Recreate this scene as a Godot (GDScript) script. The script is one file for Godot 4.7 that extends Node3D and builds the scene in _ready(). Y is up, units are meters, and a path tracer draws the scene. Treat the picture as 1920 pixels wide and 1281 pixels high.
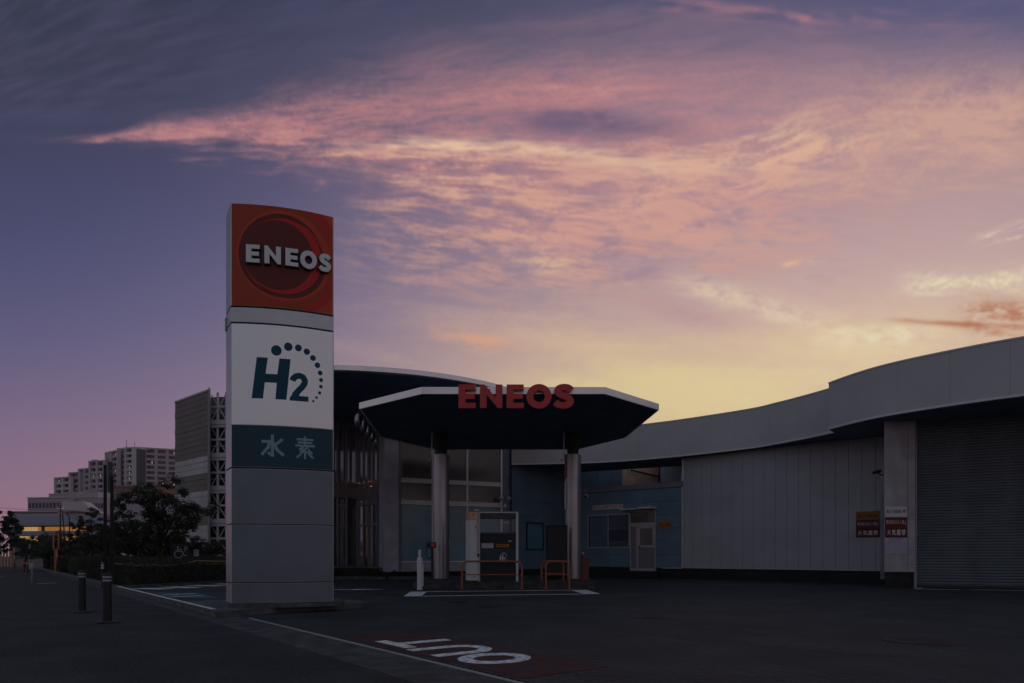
extends Node3D
# A hydrogen filling station at sunset. y is up, metres, the camera stands on the road edge and looks along -z.

func _ready() -> void:
	# ---- camera
	var cam := Camera3D.new()
	cam.name = "camera"
	cam.position = Vector3(0, 1, 0)
	cam.projection = Camera3D.PROJECTION_FRUSTUM
	cam.near = 0.1
	cam.size = 0.1 * 1281.0 / 1280.0
	cam.frustum_offset = Vector2(0, 0.1 * (1042.0 - 640.5) / 1280.0)
	cam.far = 4000
	add_child(cam)
	# ---- sky, exposure
	var env := Environment.new()
	env.background_mode = Environment.BG_SKY
	env.tonemap_mode = Environment.TONE_MAPPER_LINEAR
	env.tonemap_exposure = 1.0
	env.background_energy_multiplier = 1.0
	env.fog_enabled = true
	env.fog_density = 0.00018
	env.fog_light_color = Color(0.86, 0.86, 0.90)
	env.sdfgi_enabled = true
	env.ssao_enabled = true
	env.ssil_enabled = true
	var sk := Sky.new()
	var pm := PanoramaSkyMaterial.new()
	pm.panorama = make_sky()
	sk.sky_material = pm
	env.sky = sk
	var we := WorldEnvironment.new()
	we.name = "world_environment"
	we.environment = env
	add_child(we)
	# ---- the sun, just setting behind the workshop
	var sun := DirectionalLight3D.new()
	sun.name = "sun"
	sun.light_color = Color(1.0, 0.62, 0.36)
	sun.light_energy = 0.22
	sun.light_angular_distance = 1.5
	sun.shadow_enabled = true
	sun.look_at_from_position(Vector3.ZERO, -Vector3(sin(0.26), 0.05, -cos(0.26)))
	add_child(sun)
	make_materials()
	build_ground()
	build_markings()
	build_workshop()
	build_office()
	build_showroom()
	build_canopy()
	build_pylon()
	build_forecourt_things()
	build_far_buildings()
	build_street_things()
	build_greenery()

# ---------------------------------------------------------------- sky
var base_table: PackedColorArray
var n_fluff := FastNoiseLite.new()
var n_fine := FastNoiseLite.new()
var n_warp := FastNoiseLite.new()
var n_streak := FastNoiseLite.new()
const TW := 241
const TH := 131

func c8(r: float, g: float, b: float) -> Color:
	return Color(r / 255.0, g / 255.0, b / 255.0).srgb_to_linear()

func setup_sky() -> void:
	for q in [[n_fluff, 11, 5], [n_fine, 23, 5], [n_warp, 37, 3], [n_streak, 51, 5]]:
		var n: FastNoiseLite = q[0]
		n.seed = q[1]
		n.noise_type = FastNoiseLite.TYPE_SIMPLEX_SMOOTH
		n.fractal_type = FastNoiseLite.FRACTAL_FBM
		n.fractal_octaves = q[2]
		n.frequency = 1.0
	# air colours, one row per 200 steps of height, one column per 480 steps of bearing
	var rows := [  # outer columns and top row lie out of view, brightened to light the facades
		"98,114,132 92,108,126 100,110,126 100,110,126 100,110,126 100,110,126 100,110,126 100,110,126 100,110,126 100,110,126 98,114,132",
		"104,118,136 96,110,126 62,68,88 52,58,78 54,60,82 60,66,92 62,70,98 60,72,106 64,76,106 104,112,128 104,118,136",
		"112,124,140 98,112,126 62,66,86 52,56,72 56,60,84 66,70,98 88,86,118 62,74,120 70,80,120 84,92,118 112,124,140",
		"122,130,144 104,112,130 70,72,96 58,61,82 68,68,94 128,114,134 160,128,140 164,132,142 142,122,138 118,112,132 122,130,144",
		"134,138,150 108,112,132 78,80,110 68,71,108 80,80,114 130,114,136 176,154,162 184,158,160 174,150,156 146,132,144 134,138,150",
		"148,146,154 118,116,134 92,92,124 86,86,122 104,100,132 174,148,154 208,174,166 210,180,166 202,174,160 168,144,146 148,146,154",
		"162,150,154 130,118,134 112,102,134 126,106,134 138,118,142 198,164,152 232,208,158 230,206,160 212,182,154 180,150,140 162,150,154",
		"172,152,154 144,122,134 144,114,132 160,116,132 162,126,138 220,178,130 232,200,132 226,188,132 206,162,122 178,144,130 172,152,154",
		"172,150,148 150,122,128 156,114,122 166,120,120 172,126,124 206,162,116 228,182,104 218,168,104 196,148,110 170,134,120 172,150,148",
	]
	var grid := []
	for r in rows:
		var line := []
		for t in r.split(" "):
			var p: PackedStringArray = t.split(",")
			line.append(Color(float(p[0]) / 255.0, float(p[1]) / 255.0, float(p[2]) / 255.0))
		grid.append(line)
	# grid columns at bearing -1440 .. 3360 (step 480), rows at height -400 .. 1200 (step 200)
	base_table.resize(TW * TH)
	for j in TH:
		var gv := clampf(float(j) / (TH - 1) * 8.0, 0.0, 7.999)
		var iv := int(gv)
		var tv := gv - iv
		var wv := [pow(1 - tv, 3) / 6.0, (3 * pow(tv, 3) - 6 * tv * tv + 4) / 6.0, (-3 * pow(tv, 3) + 3 * tv * tv + 3 * tv + 1) / 6.0, pow(tv, 3) / 6.0]
		for i in TW:
			var gu := clampf(float(i) / (TW - 1) * 10.0, 0.0, 9.999)
			var iu := int(gu)
			var tu := gu - iu
			var wu := [pow(1 - tu, 3) / 6.0, (3 * pow(tu, 3) - 6 * tu * tu + 4) / 6.0, (-3 * pow(tu, 3) + 3 * tu * tu + 3 * tu + 1) / 6.0, pow(tu, 3) / 6.0]
			var c := Color(0, 0, 0)
			for b in 4:
				for a in 4:
					var k: Color = grid[clampi(iv + b - 1, 0, 8)][clampi(iu + a - 1, 0, 10)]
					c += k * (wv[b] * wu[a])
			base_table[j * TW + i] = c

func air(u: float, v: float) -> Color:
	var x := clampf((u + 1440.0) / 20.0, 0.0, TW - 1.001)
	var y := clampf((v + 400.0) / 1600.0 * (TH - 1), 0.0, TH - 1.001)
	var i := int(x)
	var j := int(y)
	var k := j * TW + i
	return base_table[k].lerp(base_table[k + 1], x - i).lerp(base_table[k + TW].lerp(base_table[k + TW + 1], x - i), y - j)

func bump(x: float, a: float, b: float, c: float, d: float) -> float:
	return smoothstep(a, b, x) * (1.0 - smoothstep(c, d, x))

func line_at(x: float, pts: PackedVector2Array) -> float:
	if x <= pts[0].x:
		return pts[0].y
	for i in range(1, pts.size()):
		if x <= pts[i].x:
			return lerpf(pts[i - 1].y, pts[i].y, (x - pts[i - 1].x) / (pts[i].x - pts[i - 1].x))
	return pts[pts.size() - 1].y

var wedge_top := PackedVector2Array([Vector2(-200, 262), Vector2(70, 261), Vector2(180, 250), Vector2(250, 230), Vector2(420, 205), Vector2(620, 160), Vector2(820, 120), Vector2(1100, 92), Vector2(1500, 110), Vector2(1920, 95), Vector2(2600, 60)])
var wedge_low := PackedVector2Array([Vector2(-200, 264), Vector2(120, 264), Vector2(330, 275), Vector2(500, 295), Vector2(650, 335), Vector2(800, 410), Vector2(1000, 500), Vector2(1250, 490), Vector2(1650, 400), Vector2(1920, 340), Vector2(2600, 300)])
const PINK := Color(0.75, 0.51, 0.52)
const ROSE := Color(0.70, 0.52, 0.55)
const PEACH := Color(0.88, 0.71, 0.59)
const CREAM := Color(0.90, 0.84, 0.71)
const SLATE := Color(0.30, 0.30, 0.41)
const RUST := Color(0.68, 0.44, 0.34)

# the colour of the sky in one direction; u and v are tangents of bearing and height, 1280 steps to one
func sky_at(u: float, v: float) -> Color:
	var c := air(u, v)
	var wx := n_warp.get_noise_2d(u * 0.0022, v * 0.0045)
	var wy := n_warp.get_noise_2d(u * 0.0022 + 31.0, v * 0.0045 + 7.0)
	var uu := u + 60.0 * wx
	var vv := v + 20.0 * wy
	# cirrus fans out from low on the left
	var dx := maxf(lerpf(u, uu, 0.4) + 420.0, 60.0)
	var ang := (lerpf(v, vv, 0.35) - 290.0) / dx
	var streak := n_streak.get_noise_2d(log(dx) * 3.2, ang * 17.0)
	var fluff := n_fluff.get_noise_2d(uu * 0.0055 + vv * 0.002, vv * 0.012)
	var fine := n_fine.get_noise_2d(uu * 0.016 - vv * 0.010, vv * 0.034 + uu * 0.004)
	var grain := n_fine.get_noise_2d(uu * 0.055 + vv * 0.03 + 60.0, vv * 0.10 - uu * 0.02)
	var wisps := n_fine.get_noise_2d(log(dx) * 6.0 + 5.0, ang * 46.0 + 0.6 * wy)
	var hairs := n_streak.get_noise_2d(log(dx) * 15.0 + 9.0, ang * 120.0 + 0.8 * wx)
	# slate bank, faint bands
	var bank := (1.0 - smoothstep(-60.0, 60.0, v - line_at(u, wedge_top))) * smoothstep(-700.0, -250.0, v) * smoothstep(-1800.0, -600.0, u)
	c = c.lerp(SLATE, clampf(bank * (0.26 * (1.0 - smoothstep(500.0, 1300.0, u)) + 0.55 * streak + 0.30 * wisps), 0.0, 0.7))
	var lift := bank * clampf(0.10 + 0.9 * streak + 0.4 * fluff, 0.0, 1.0) * smoothstep(500.0, 1300.0, u)
	c = c.lerp(ROSE, 0.38 * lift)
	# the great pink wedge
	var near := smoothstep(150.0, 700.0, u) * 0.85 + 0.15
	var top := line_at(u + 26.0 * wx * 2.0, wedge_top) + (26.0 * fluff + 16.0 * fine + 34.0 * wisps) * near
	var low := line_at(u, wedge_low) + (38.0 * fluff + 18.0 * fine + 40.0 * wisps) * near
	var span := low - top
	var soft := clampf(span * 0.42, 7.0, 110.0)
	var d := bump(v, top - soft * 0.8, top + soft, low - soft * 1.2, low + soft * 0.8)
	d *= smoothstep(20.0, 260.0, u) * (1.0 - 0.50 * smoothstep(1250.0, 1800.0, u))
	var body := clampf(0.70 + 0.48 * streak + 0.26 * fluff + 0.34 * wisps + 0.24 * hairs + 0.20 * fine + 0.20 * grain, 0.0, 1.0)
	var tint := PINK.lerp(ROSE, smoothstep(900.0, 1700.0, u))
	var bright := smoothstep(0.0, 1.0, clampf(0.6 * streak + 0.25 * fluff + 0.6 * wisps + 0.45 * hairs + 0.2 * fine + 0.2 * grain + 0.75 * smoothstep(0.25, 0.62, (v - top) / maxf(span, 1.0)) * smoothstep(450.0, 950.0, u) - 0.30, 0.0, 1.0)) * 0.85
	c = c.lerp(tint.lerp(PEACH, bright), clampf(d * body * 1.0, 0.0, 0.9))
	# a bright filament through the wedge and the fan below it
	var spine := 262.0 + 0.028 * u + 14.0 * sin(u * 0.006) + 16.0 * wy
	var fil := exp(-pow((v - spine) / (9.0 + 0.012 * maxf(u - 600.0, 0.0)), 2.0)) * bump(u, 560.0, 800.0, 1250.0, 1550.0)
	c = c.lerp(PEACH.lerp(CREAM, 0.35), clampf(fil * (0.70 + 0.5 * fine + 0.5 * wisps + 0.3 * hairs), 0.0, 0.92))
	# blue hole in the wedge
	var hole := exp(-pow((u - 1110.0 - 30.0 * wx) / 150.0, 2.0) - pow((v - 236.0 - 0.05 * (u - 1110.0) + 10.0 * fluff) / 24.0, 2.0))
	c = c.lerp(Color(0.40, 0.35, 0.46), clampf(hole * (0.95 + 0.8 * fluff), 0.0, 0.85))
	# peach veil at the upper right
	var veil := exp(-pow((u - 1800.0) / 300.0, 2.0) - pow((v - 230.0 + 0.05 * (u - 1800.0)) / 95.0, 2.0))
	c = c.lerp(PEACH.lerp(ROSE, 0.35), clampf(veil * (0.66 + 0.4 * fluff + 0.35 * fine + 0.3 * grain), 0.0, 0.8))
	# hooked wisps between the wedge and the veil
	var hk := n_streak.get_noise_2d((uu - vv * 0.3) * 0.0040 + 9.0, (vv + uu * 0.27) * 0.022)
	var hk2 := n_fine.get_noise_2d((uu - vv * 0.3) * 0.0070 + 9.0, (vv + uu * 0.30) * 0.060)
	var hook := exp(-pow((u - 1440.0) / 190.0, 2.0) - pow((v - 300.0 + 0.22 * (u - 1440.0)) / 62.0, 2.0))
	c = c.lerp(PEACH, clampf(hook * (0.26 + 1.5 * hk + 1.3 * hk2 + 0.4 * grain), 0.0, 0.88))
	# broad soft veil under the wedge
	var sv := exp(-pow((u - 1280.0) / 380.0, 2.0) - pow((v - 395.0 + 0.06 * (u - 1280.0)) / 105.0, 2.0))
	c = c.lerp(Color(0.80, 0.60, 0.57), clampf(sv * (0.52 + 0.22 * fluff + 0.40 * wisps + 0.30 * hairs + 0.10 * grain), 0.0, 0.75))
	# mackerel mottling below the wedge
	var mot := bump(v, 300.0, 420.0, 470.0, 620.0) * bump(u, 560.0, 820.0, 1250.0, 1750.0)
	c = c.lerp(PINK.lerp(PEACH, 0.45), clampf(mot * (0.16 + 0.45 * fluff + 0.6 * wisps + 0.4 * hairs + 0.25 * fine + 0.25 * grain), 0.0, 0.55))
	c = c.lerp(Color(0.52, 0.44, 0.54), clampf(mot * (-0.08 - 0.5 * fluff - 0.4 * fine), 0.0, 0.3))
	# yellow bands over the place where the sun went down
	var bandn := n_warp.get_noise_2d(u * 0.0013 + 3.0, (v + 5.0 * wy - 0.10 * u) * 0.0085 + 5.0) + 0.14 * fine + 0.12 * grain
	var glow := bump(v, 500.0, 620.0, 780.0, 1000.0) * bump(u, 420.0, 900.0, 2400.0, 3200.0)
	c = c.lerp(Color(0.86, 0.70, 0.60).lerp(Color(0.85, 0.76, 0.55), smoothstep(620.0, 740.0, v) * smoothstep(880.0, 1200.0, u)), clampf(glow * (0.10 + 0.70 * bandn), 0.0, 0.6))
	c = c.lerp(Color(0.78, 0.63, 0.60), clampf(glow * (-0.05 - 0.8 * bandn), 0.0, 0.4) * 0.7)
	# long pale wisp running down to the roof
	var wl := v - (530.0 + 0.235 * (u - 1250.0)) + 16.0 * wy
	var wisp := exp(-pow(wl / 24.0, 2.0)) * bump(u, 1230.0, 1330.0, 1480.0, 1620.0)
	c = c.lerp(CREAM, clampf(wisp * (0.40 + 0.5 * fine + 0.25 * grain), 0.0, 0.55))
	var core := exp(-pow((u - 1270.0 - 14.0 * wx) / 360.0, 2.0) - pow((v - 730.0) / 95.0, 2.0))
	c = c.lerp(Color(0.86, 0.79, 0.59), clampf(core * (0.66 + 0.5 * bandn + 0.12 * fine), 0.0, 0.88))
	var core2 := exp(-pow((u - 1640.0 - 20.0 * wx) / 300.0, 2.0) - pow((v - 660.0 + 0.20 * (u - 1640.0)) / 75.0, 2.0))
	c = c.lerp(Color(0.88, 0.80, 0.64), clampf(core2 * (0.55 + 0.55 * bandn + 0.2 * fine), 0.0, 0.75))
	var ember := exp(-pow((u - 900.0 - 20.0 * wx) / 75.0, 2.0) - pow((v - 640.0 - 0.16 * (u - 900.0)) / 17.0, 2.0))
	c = c.lerp(Color(0.86, 0.62, 0.50), clampf(ember * (0.5 + 0.6 * fine + 0.3 * bandn), 0.0, 0.7))
	var dusk := exp(-pow((u - 1290.0) / 90.0, 2.0) - pow((v - 590.0 - 0.15 * (u - 1290.0) + 8.0 * wy) / 26.0, 2.0))
	c = c.lerp(Color(0.70, 0.55, 0.59), clampf(dusk * (0.5 + 0.4 * bandn + 0.2 * fine), 0.0, 0.6))
	var puff := exp(-pow((u - 1030.0) / 42.0, 2.0) - pow((v - 496.0 + 8.0 * fluff) / 17.0, 2.0))
	c = c.lerp(PEACH, clampf(puff * (0.5 + 0.9 * fine + 0.4 * grain), 0.0, 0.7))
	# low clouds on the right: cream tops, rusty undersides
	var rn := n_fluff.get_noise_2d(uu * 0.0045 + 40.0, vv * 0.02 + 3.0)
	var rt := exp(-pow((v - 530.0 + 0.06 * (u - 1850.0) - 20.0 * rn) / 20.0, 2.0)) * smoothstep(1650.0, 1760.0, u) * (1.0 - smoothstep(2300.0, 2900.0, u))
	c = c.lerp(CREAM, clampf(rt * (0.72 + 0.6 * fine + 0.7 * grain), 0.0, 0.95))
	var rr := exp(-pow((v - 588.0 - 0.03 * (u - 1850.0) - 30.0 * rn) / 26.0, 2.0)) * smoothstep(1760.0, 1880.0, u) * (1.0 - smoothstep(2300.0, 2900.0, u))
	c = c.lerp(RUST, clampf(rr * (0.62 + 0.9 * fine + 0.6 * rn + 0.7 * grain), 0.0, 0.8))
	var rs := exp(-pow((v - 606.0 - 0.06 * (u - 1760.0) + 8.0 * wy) / 5.0, 2.0)) * bump(u, 1640.0, 1720.0, 2000.0, 2100.0)
	c = c.lerp(RUST, clampf(rs * (0.7 + 0.8 * fine), 0.0, 0.8))
	var rc := exp(-pow((v - 628.0 + 14.0 * rn) / 20.0, 2.0)) * bump(u, 1500.0, 1580.0, 1680.0, 1780.0)
	c = c.lerp(CREAM, clampf(rc * (0.55 + 1.2 * fine + 0.5 * rn), 0.0, 0.8))
	var rp := exp(-pow((v - 438.0 + 0.25 * (u - 1890.0) + 12.0 * rn) / 15.0, 2.0)) * smoothstep(1800.0, 1880.0, u) * (1.0 - smoothstep(2050.0, 2200.0, u))
	c = c.lerp(CREAM, clampf(rp * (0.45 + 1.2 * hk + 1.3 * hk2 + 0.4 * grain), 0.0, 0.9))
	var rq := exp(-pow((v - 494.0 + 0.12 * (u - 1490.0)) / 5.0, 2.0)) * bump(u, 1450.0, 1480.0, 1500.0, 1560.0)
	c = c.lerp(PEACH, clampf(rq * (0.7 + 1.2 * fine), 0.0, 0.8))
	# thin lit streaks near the top
	var ts := n_streak.get_noise_2d(uu * 0.0022 + 17.0, (vv - 0.10 * uu) * 0.030)
	var tl := exp(-pow((v - 20.0 - 0.075 * (u - 1380.0) - 12.0 * wy) / 15.0, 2.0)) * bump(u, 1160.0, 1340.0, 1500.0, 1950.0)
	c = c.lerp(Color(0.70, 0.48, 0.52), clampf(tl * (0.35 + 1.3 * ts + 0.5 * fine), 0.0, 0.75))
	return Color(maxf(c.r, 0.02), maxf(c.g, 0.02), maxf(c.b, 0.02)).srgb_to_linear()

func sky_toward(az: float, el: float) -> Color:
	var ca := clampf(az, -1.02, 1.02)
	var u := tan(ca) + (az - ca) * 1.6
	var e := clampf(el, -0.05, 1.05)
	var v := tan(e) / cos(ca)
	return sky_at(960.0 + 1280.0 * u, 1042.0 - 1280.0 * v)

func fill_sky(x0: int, y0: int, w: int, h: int, full_w: int, full_h: int) -> Image:
	var data := PackedFloat32Array()
	data.resize(w * h * 3)
	var k := 0
	for y in h:
		var el := (0.5 - (y0 + y + 0.5) / full_h) * PI
		for x in w:
			var az := ((x0 + x + 0.5) / full_w - 0.5) * TAU
			var c := sky_toward(az, el)
			data[k] = c.r
			data[k + 1] = c.g
			data[k + 2] = c.b
			k += 3
	return Image.create_from_data(w, h, false, Image.FORMAT_RGBF, data.to_byte_array())

func make_sky() -> ImageTexture:
	setup_sky()
	var im := fill_sky(0, 0, 256, 128, 256, 128)
	im.resize(4096, 2048, Image.INTERPOLATE_CUBIC)
	var fine := fill_sky(1536, 544, 1024, 496, 4096, 2048)
	im.blit_rect(fine, Rect2i(0, 0, 1024, 496), Vector2i(1536, 544))
	# a panorama starts at -z
	var turned := Image.create_empty(4096, 2048, false, Image.FORMAT_RGBF)
	turned.blit_rect(im, Rect2i(2048, 0, 2048, 2048), Vector2i(0, 0))
	turned.blit_rect(im, Rect2i(0, 0, 2048, 2048), Vector2i(2048, 0))
	return ImageTexture.create_from_image(turned)
# ---------------------------------------------------------------- tools
var used := {}

func numbered(called: String) -> String:
	if not used.has(called):
		used[called] = 0
		return called
	used[called] += 1
	return "%s_%03d" % [called, used[called]]

func thing(called: String, label: String, category: String, at := Vector3.ZERO, turn := 0.0, group := "") -> Node3D:
	var o := Node3D.new()
	o.name = numbered(called)
	add_child(o)
	o.position = at
	o.rotation.y = turn
	tag(o, label, category, group)
	return o

func tag(o: Node, label: String, category: String, group := "") -> void:
	o.set_meta("label", label)
	o.set_meta("category", category)
	if group:
		o.set_meta("group", group)

func obj(called: String, st: SurfaceTool, m: Material, parent: Node = null) -> MeshInstance3D:
	st.generate_normals()
	var o := MeshInstance3D.new()
	o.mesh = st.commit()
	o.material_override = m
	if parent == null:
		o.name = numbered(called)
		add_child(o)
	else:
		o.name = called
		if parent.has_node(NodePath(called)):
			var k := 1
			while parent.has_node(NodePath("%s_%03d" % [called, k])):
				k += 1
			o.name = "%s_%03d" % [called, k]
		parent.add_child(o)
	return o

func struct(called: String, st: SurfaceTool, m: Material, parent: Node = null) -> MeshInstance3D:
	var o := obj(called, st, m, parent)
	if parent == null:
		o.set_meta("kind", "structure")
	return o

func ms() -> SurfaceTool:
	var st := SurfaceTool.new()
	st.begin(Mesh.PRIMITIVE_TRIANGLES)
	st.set_smooth_group(-1)
	return st

# a point seen at u, v when it lies d metres ahead
func at(u: float, v: float, d: float) -> Vector3:
	return Vector3((u - 960.0) / 1280.0 * d, 1.0 + (1042.0 - v) / 1280.0 * d, -d)

func plan(u: float, d: float) -> Vector2:
	return Vector2((u - 960.0) / 1280.0 * d, d)

func on_ground(u: float, v: float, h := 0.0) -> Vector2:
	return plan(u, 1280.0 * (1.0 - h) / (v - 1042.0))

# plan points are (x, metres ahead)
func up(p: Vector2, y: float) -> Vector3:
	return Vector3(p.x, y, -p.y)

# road frame: p metres to the right of the camera's road line, l metres along it
func road(p: float, l: float) -> Vector2:
	return Vector2(0.794 * p - 0.608 * l, 0.608 * p + 0.794 * l)

func tri(st: SurfaceTool, a: Vector3, b: Vector3, c: Vector3) -> void:
	st.add_vertex(a)
	st.add_vertex(c)
	st.add_vertex(b)

# corners counter-clockwise as seen from outside
func quad(st: SurfaceTool, a: Vector3, b: Vector3, c: Vector3, d: Vector3) -> void:
	tri(st, a, b, c)
	tri(st, a, c, d)

func quad_uv(st: SurfaceTool, a: Vector3, b: Vector3, c: Vector3, d: Vector3, ua: Vector2, ub: Vector2, uc: Vector2, ud: Vector2) -> void:
	for q in [[a, ua], [c, uc], [b, ub], [a, ua], [d, ud], [c, uc]]:
		st.set_uv(q[1])
		st.add_vertex(q[0])

# a box with chamfered vertical and horizontal edges
func box(st: SurfaceTool, c: Vector3, s: Vector3, b := Basis.IDENTITY, bevel := 0.0) -> void:
	var h := s * 0.5
	var k := minf(bevel, minf(h.x, minf(h.y, h.z)) * 0.6)
	if k <= 0.0:
		var p := []
		for i in 8:
			p.append(c + b * Vector3(h.x * (1 if i & 1 else -1), h.y * (1 if i & 2 else -1), h.z * (1 if i & 4 else -1)))
		quad(st, p[4], p[5], p[7], p[6])
		quad(st, p[1], p[0], p[2], p[3])
		quad(st, p[0], p[4], p[6], p[2])
		quad(st, p[5], p[1], p[3], p[7])
		quad(st, p[6], p[7], p[3], p[2])
		quad(st, p[0], p[1], p[5], p[4])
		return
	# rings of an octagonal section, from bottom to top
	var rings := []
	for r in [[-h.y, k], [-h.y + k, 0.0], [h.y - k, 0.0], [h.y, k]]:
		var x: float = h.x - r[1]
		var z: float = h.z - r[1]
		var y: float = r[0]
		var ring := []
		for q in [[x - k, z], [x, z - k], [x, -z + k], [x - k, -z], [-x + k, -z], [-x, -z + k], [-x, z - k], [-x + k, z]]:
			ring.append(c + b * Vector3(q[0], y, q[1]))
		rings.append(ring)
	for i in 3:
		for j in 8:
			var n := (j + 1) % 8
			quad(st, rings[i][n], rings[i][j], rings[i + 1][j], rings[i + 1][n]) if false else quad(st, rings[i][j], rings[i][n], rings[i + 1][n], rings[i + 1][j])
	for j in range(1, 7):
		tri(st, rings[3][0], rings[3][j], rings[3][j + 1])
		tri(st, rings[0][0], rings[0][j + 1], rings[0][j])

# upright slab between two plan points: its outer face runs a -> b (left to right as seen), depth goes away from the viewer
func slab(st: SurfaceTool, a: Vector2, b: Vector2, y0: float, y1: float, depth: float, out := 0.0, bevel := 0.0) -> void:
	var e := (b - a).normalized()
	var n := Vector2(e.y, -e.x)  # towards the viewer
	var m := (a + b) * 0.5 + n * (out - depth * 0.5)
	var bs := Basis(Vector3(e.x, 0, -e.y), Vector3.UP, Vector3(n.x, 0, -n.y))
	box(st, up(m, (y0 + y1) * 0.5), Vector3((b - a).length(), y1 - y0, depth), bs, bevel)

func face_basis(a: Vector2, b: Vector2) -> Basis:
	var e := (b - a).normalized()
	return Basis(Vector3(e.x, 0, -e.y), Vector3.UP, Vector3(e.y, 0, e.x))

# flat polygon in local x, y pushed out from z0 to z1 under a transform
func prism(st: SurfaceTool, poly: PackedVector2Array, z0: float, z1: float, xf: Transform3D) -> void:
	var p := poly.duplicate()
	if Geometry2D.is_polygon_clockwise(p):
		p.reverse()
	var t := Geometry2D.triangulate_polygon(p)
	for i in range(0, t.size(), 3):
		var a := p[t[i]]
		var b := p[t[i + 1]]
		var c := p[t[i + 2]]
		if (b - a).cross(c - a) < 0:
			var w := b
			b = c
			c = w
		tri(st, xf * Vector3(a.x, a.y, z1), xf * Vector3(b.x, b.y, z1), xf * Vector3(c.x, c.y, z1))
		tri(st, xf * Vector3(a.x, a.y, z0), xf * Vector3(c.x, c.y, z0), xf * Vector3(b.x, b.y, z0))
	for i in p.size():
		var a := p[i]
		var b := p[(i + 1) % p.size()]
		quad(st, xf * Vector3(a.x, a.y, z0), xf * Vector3(b.x, b.y, z0), xf * Vector3(b.x, b.y, z1), xf * Vector3(a.x, a.y, z1))

# upright prism over a plan polygon
const FLAT := Basis(Vector3(1, 0, 0), Vector3(0, 0, -1), Vector3(0, 1, 0))
func block(st: SurfaceTool, poly: PackedVector2Array, y0: float, y1: float) -> void:
	prism(st, poly, y0, y1, Transform3D(FLAT, Vector3.ZERO))

# thin sheet lying on the ground
func sheet(st: SurfaceTool, poly: PackedVector2Array, y: float) -> void:
	var p := poly.duplicate()
	if Geometry2D.is_polygon_clockwise(p):
		p.reverse()
	var t := Geometry2D.triangulate_polygon(p)
	for i in range(0, t.size(), 3):
		tri(st, up(p[t[i]], y), up(p[t[i + 1]], y), up(p[t[i + 2]], y))

func tube(st: SurfaceTool, pts: Array, r: float, sides := 10, r_end := -1.0) -> void:
	var rings := []
	var ref := Vector3.UP
	var n := pts.size()
	for i in n:
		var t: Vector3 = (pts[mini(i + 1, n - 1)] - pts[maxi(i - 1, 0)]).normalized()
		if absf(t.dot(ref)) > 0.95:
			ref = Vector3.RIGHT if absf(t.x) < 0.8 else Vector3.FORWARD
		var x := ref.cross(t).normalized()
		var y := t.cross(x)
		ref = y
		var rr := r if r_end < 0 else lerpf(r, r_end, float(i) / (n - 1))
		var ring := []
		for k in sides:
			var a := TAU * k / sides
			ring.append(pts[i] + (x * cos(a) + y * sin(a)) * rr)
		rings.append(ring)
	st.set_smooth_group(0)
	for i in n - 1:
		for k in sides:
			var m := (k + 1) % sides
			quad(st, rings[i][k], rings[i][m], rings[i + 1][m], rings[i + 1][k])
	st.set_smooth_group(-1)
	for k in range(1, sides - 1):
		tri(st, rings[0][0], rings[0][k + 1], rings[0][k])
		tri(st, rings[n - 1][0], rings[n - 1][k], rings[n - 1][k + 1])

# profile of (radius, height) turned about the y axis
func lathe(st: SurfaceTool, prof: Array, sides: int, c := Vector3.ZERO, b := Basis.IDENTITY) -> void:
	st.set_smooth_group(0)
	for i in prof.size() - 1:
		for k in sides:
			var a0 := TAU * k / sides
			var a1 := TAU * (k + 1) / sides
			var p: Vector2 = prof[i]
			var q: Vector2 = prof[i + 1]
			var v0 := c + b * Vector3(sin(a0) * p.x, p.y, cos(a0) * p.x)
			var v1 := c + b * Vector3(sin(a1) * p.x, p.y, cos(a1) * p.x)
			var v2 := c + b * Vector3(sin(a1) * q.x, q.y, cos(a1) * q.x)
			var v3 := c + b * Vector3(sin(a0) * q.x, q.y, cos(a0) * q.x)
			st.set_smooth_group(i if absf((q - p).normalized().y) < 0.999 else 40 + i)
			if p.x > 0.0001:
				tri(st, v0, v1, v2 if q.x > 0.0001 else v3)
			if q.x > 0.0001:
				tri(st, v0, v2, v3)
	st.set_smooth_group(-1)

func smooth_line(pts: Array, per: int) -> PackedVector2Array:
	var out := PackedVector2Array()
	for i in pts.size() - 1:
		var a: Vector2 = pts[maxi(i - 1, 0)]
		var b: Vector2 = pts[i]
		var c: Vector2 = pts[i + 1]
		var d: Vector2 = pts[mini(i + 2, pts.size() - 1)]
		for k in per:
			out.append(b.cubic_interpolate(c, a, d, float(k) / per))
	out.append(pts[pts.size() - 1])
	return out

func along(line: PackedVector2Array, s: float) -> Vector2:
	for i in line.size() - 1:
		var l := line[i].distance_to(line[i + 1])
		if s <= l:
			return line[i].lerp(line[i + 1], s / l)
		s -= l
	return line[line.size() - 1]

func length_of(line: PackedVector2Array) -> float:
	var s := 0.0
	for i in line.size() - 1:
		s += line[i].distance_to(line[i + 1])
	return s

# piece of a line between two lengths
func part_line(line: PackedVector2Array, s0: float, s1: float) -> PackedVector2Array:
	var out := PackedVector2Array([along(line, s0)])
	var s := 0.0
	for i in range(1, line.size()):
		s += line[i - 1].distance_to(line[i])
		if s > s0 + 0.02 and s < s1 - 0.02:
			out.append(line[i])
	out.append(along(line, s1))
	return out

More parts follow.
